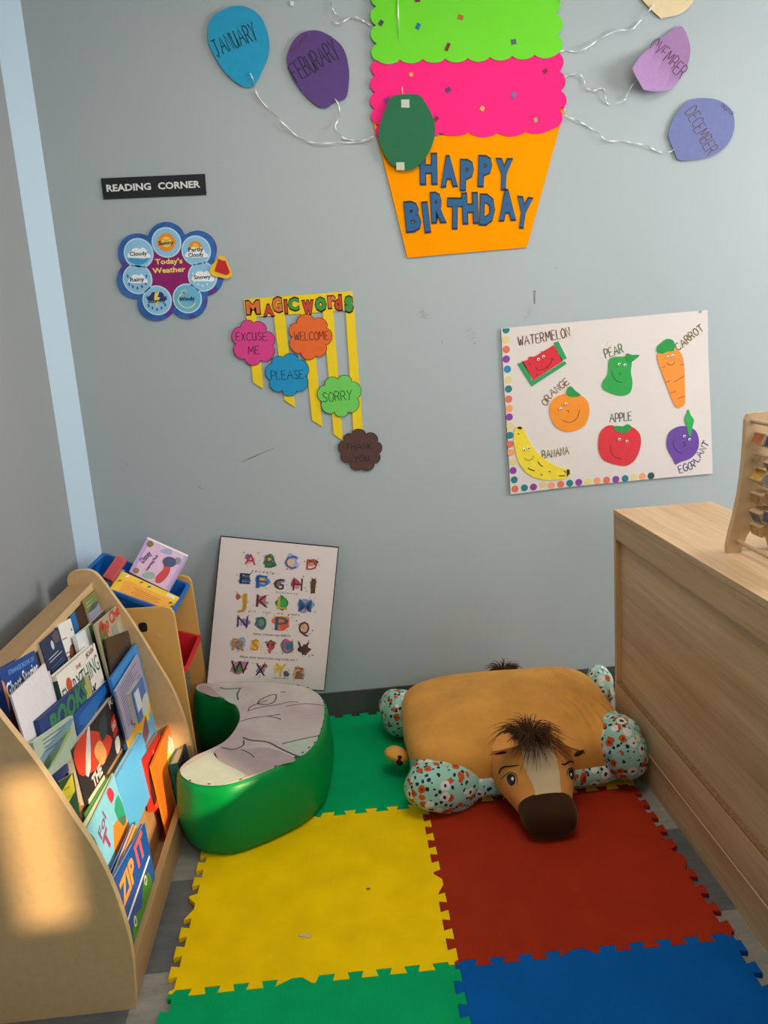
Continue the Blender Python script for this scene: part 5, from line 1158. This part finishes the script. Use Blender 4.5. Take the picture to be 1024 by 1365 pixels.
# ears
def ear(b_, t_, w, droop):
    ax = (t_-b_); L = ax.length; ax.normalize(); side_ = ax.cross(Vector((0, -.5, 1))).normalized(); nn = side_.cross(ax).normalized()
    if nn.z < 0: nn = -nn
    bm = bmesh.new(); N, K = 16, 20; rows_ = []
    for i in range(N+1):
        t = i/N; ww = w*(.55+.75*math.sin(math.pi*min(1, t*.9+.12)))*(1-t**5)**.5+.002; th = .013*(1-t*.4)+.001; c = b_+ax*L*t+nn*(.012*math.sin(math.pi*t)-droop*t*t)
        rows_.append([bm.verts.new(c+side_*ww*math.cos(2*math.pi*k/K)+nn*(th*math.sin(2*math.pi*k/K)+.010*math.cos(2*math.pi*k/K)**2)) for k in range(K)])
    for a, c in zip(rows_[:-1], rows_[1:]):
        for k in range(K):
            f = bm.faces.new((a[k], a[(k+1) % K], c[(k+1) % K], c[k]))
    bm.faces.new(rows_[0]); bm.faces.new(rows_[-1])
    o = obj('ear', bm, TAN2, horse, True)
    return b_, t_, side_, nn
for (bu, bv_), (tu, tv), w_ in (((690,991),(655,1003),.019), ((743,987),(780,1002),.021)):
    b_ = hit(bu, bv_, .012); ear(b_, pix3(tu, tv, 1, b_.y-.058), w_, .004)
c = pix3(772, 1004, 1, hit(743, 987).y-.066); ellip('ear_shade', pix3(666, 1003.5, 1, hit(690, 991).y-.052), (.020, .008, .003), DARKP, 1, 1, 16, 8); c = c; ellip('ear_shade', c, (.016, .008, .006), DARKP, 1, 1, 16, 8, None, Matrix.Rotation(-.5, 3, 'Y'))  # dark shapes added as the shade under the ears
# mane and tail hair
HAIR = plush('#4a2d1c', 'dark_brown_hair', .7)
def tuft(name, c, n, Lr, spread, seed, flat=1.0, r=.0011, bias=Vector((0, 0, 0)), up_=.5):
    rr = random.Random(seed); bm = bmesh.new()
    for i in range(n):
        a = rr.uniform(0, 2*math.pi); l = rr.uniform(*Lr); rad = rr.random()**.5*spread; s = c+Vector((math.cos(a)*rad, math.sin(a)*rad*flat, rr.uniform(-.004, .006)))
        d = Vector((math.cos(a), math.sin(a)*flat, rr.uniform(.0, up_))).normalized()+bias; d2 = d+Vector((rr.uniform(-.5, .5), rr.uniform(-.5, .5), -.9))
        k_ = Vector((rr.uniform(-.3, .3), rr.uniform(-.3, .3), 0)); pts = [s, s+d*l*.35+Vector((0, 0, .25*l)), s+d*l*.65+k_*l*.2+d2*l*.05+Vector((0, 0, .18*l)), s+d*l*.8+k_*l*.6+d2*l*.32]
        tube(bm, smooth_open(pts, 2), r, 4, lambda t: 1.15-t)
    return obj(name, bm, HAIR, horse, True)
mc = hit(704, 988, .004)
tuft('forelock', mc+Vector((0, .006, .004)), 380, (.03, .088), .022, 3, .8, .0014, Vector((0, -.05, 0)), .7)
tuft('forelock', mc+Vector((.012, -.018, .002)), 130, (.03, .075), .014, 5, .9, .0013, Vector((.15, -.6, -.15)), .4)
tc_ = pix3(672, 891, 1, 2.63); tuft('tail', tc_+Vector((0, .0, -.012)), 260, (.02, .045), .03, 9, .5, .0012, Vector((0, .1, .15)), .6)
# floral corner panels sewn onto the body above the front feet
def panel(name, poly_, mat, off_d):
    b2 = bmesh.new(); b2.from_mesh(body.data); ob = base_of(body); b2.normal_update()
    near = [f for f in b2.faces if f.normal.dot(CO-(f.calc_center_median()+ob)) > 0 and inside(*to_px(f.calc_center_median()+ob), poly_)]
    es = {e for f in near for e in f.edges}; keep = {f.index for f in near}
    bmesh.ops.delete(b2, geom=[f for f in b2.faces if f not in set(near)], context='FACES')
    bmesh.ops.subdivide_edges(b2, edges=b2.edges[:], cuts=1, use_grid_fill=True); b2.normal_update()
    bmesh.ops.delete(b2, geom=[f for f in b2.faces if not inside(*to_px(f.calc_center_median()+ob), poly_)], context='FACES')
    for v in b2.verts: v.co += v.normal*off_d+ob
    return obj(name, b2, mat, horse, True)
panel('foot_panel', [(530,1022),(548,1012),(572,1012),(592,1018),(612,1030),(632,1042),(655,1050),(690,1046),(690,1075),(530,1095)], FLOR, .0015)
panel('foot_panel', [(803,958),(812,948),(860,948),(870,1045),(770,1045),(790,1030),(808,1018),(812,1000),(806,980)], FLOR, .0015)
# tan flap with dark lining at the left side
c = pix3(529, 1006, 1, 2.32); ellip('flap', c, (.040, .046, .026), TAN, 1.2, 1.2, 32, 20, None, Matrix.Rotation(.5, 3, 'Z') @ Matrix.Rotation(.35, 3, 'Y'))
c = pix3(533, 1014, 1, 2.285); ellip('flap_lining', c, (.012, .008, .018), DARKP, 1, 1, 20, 12)
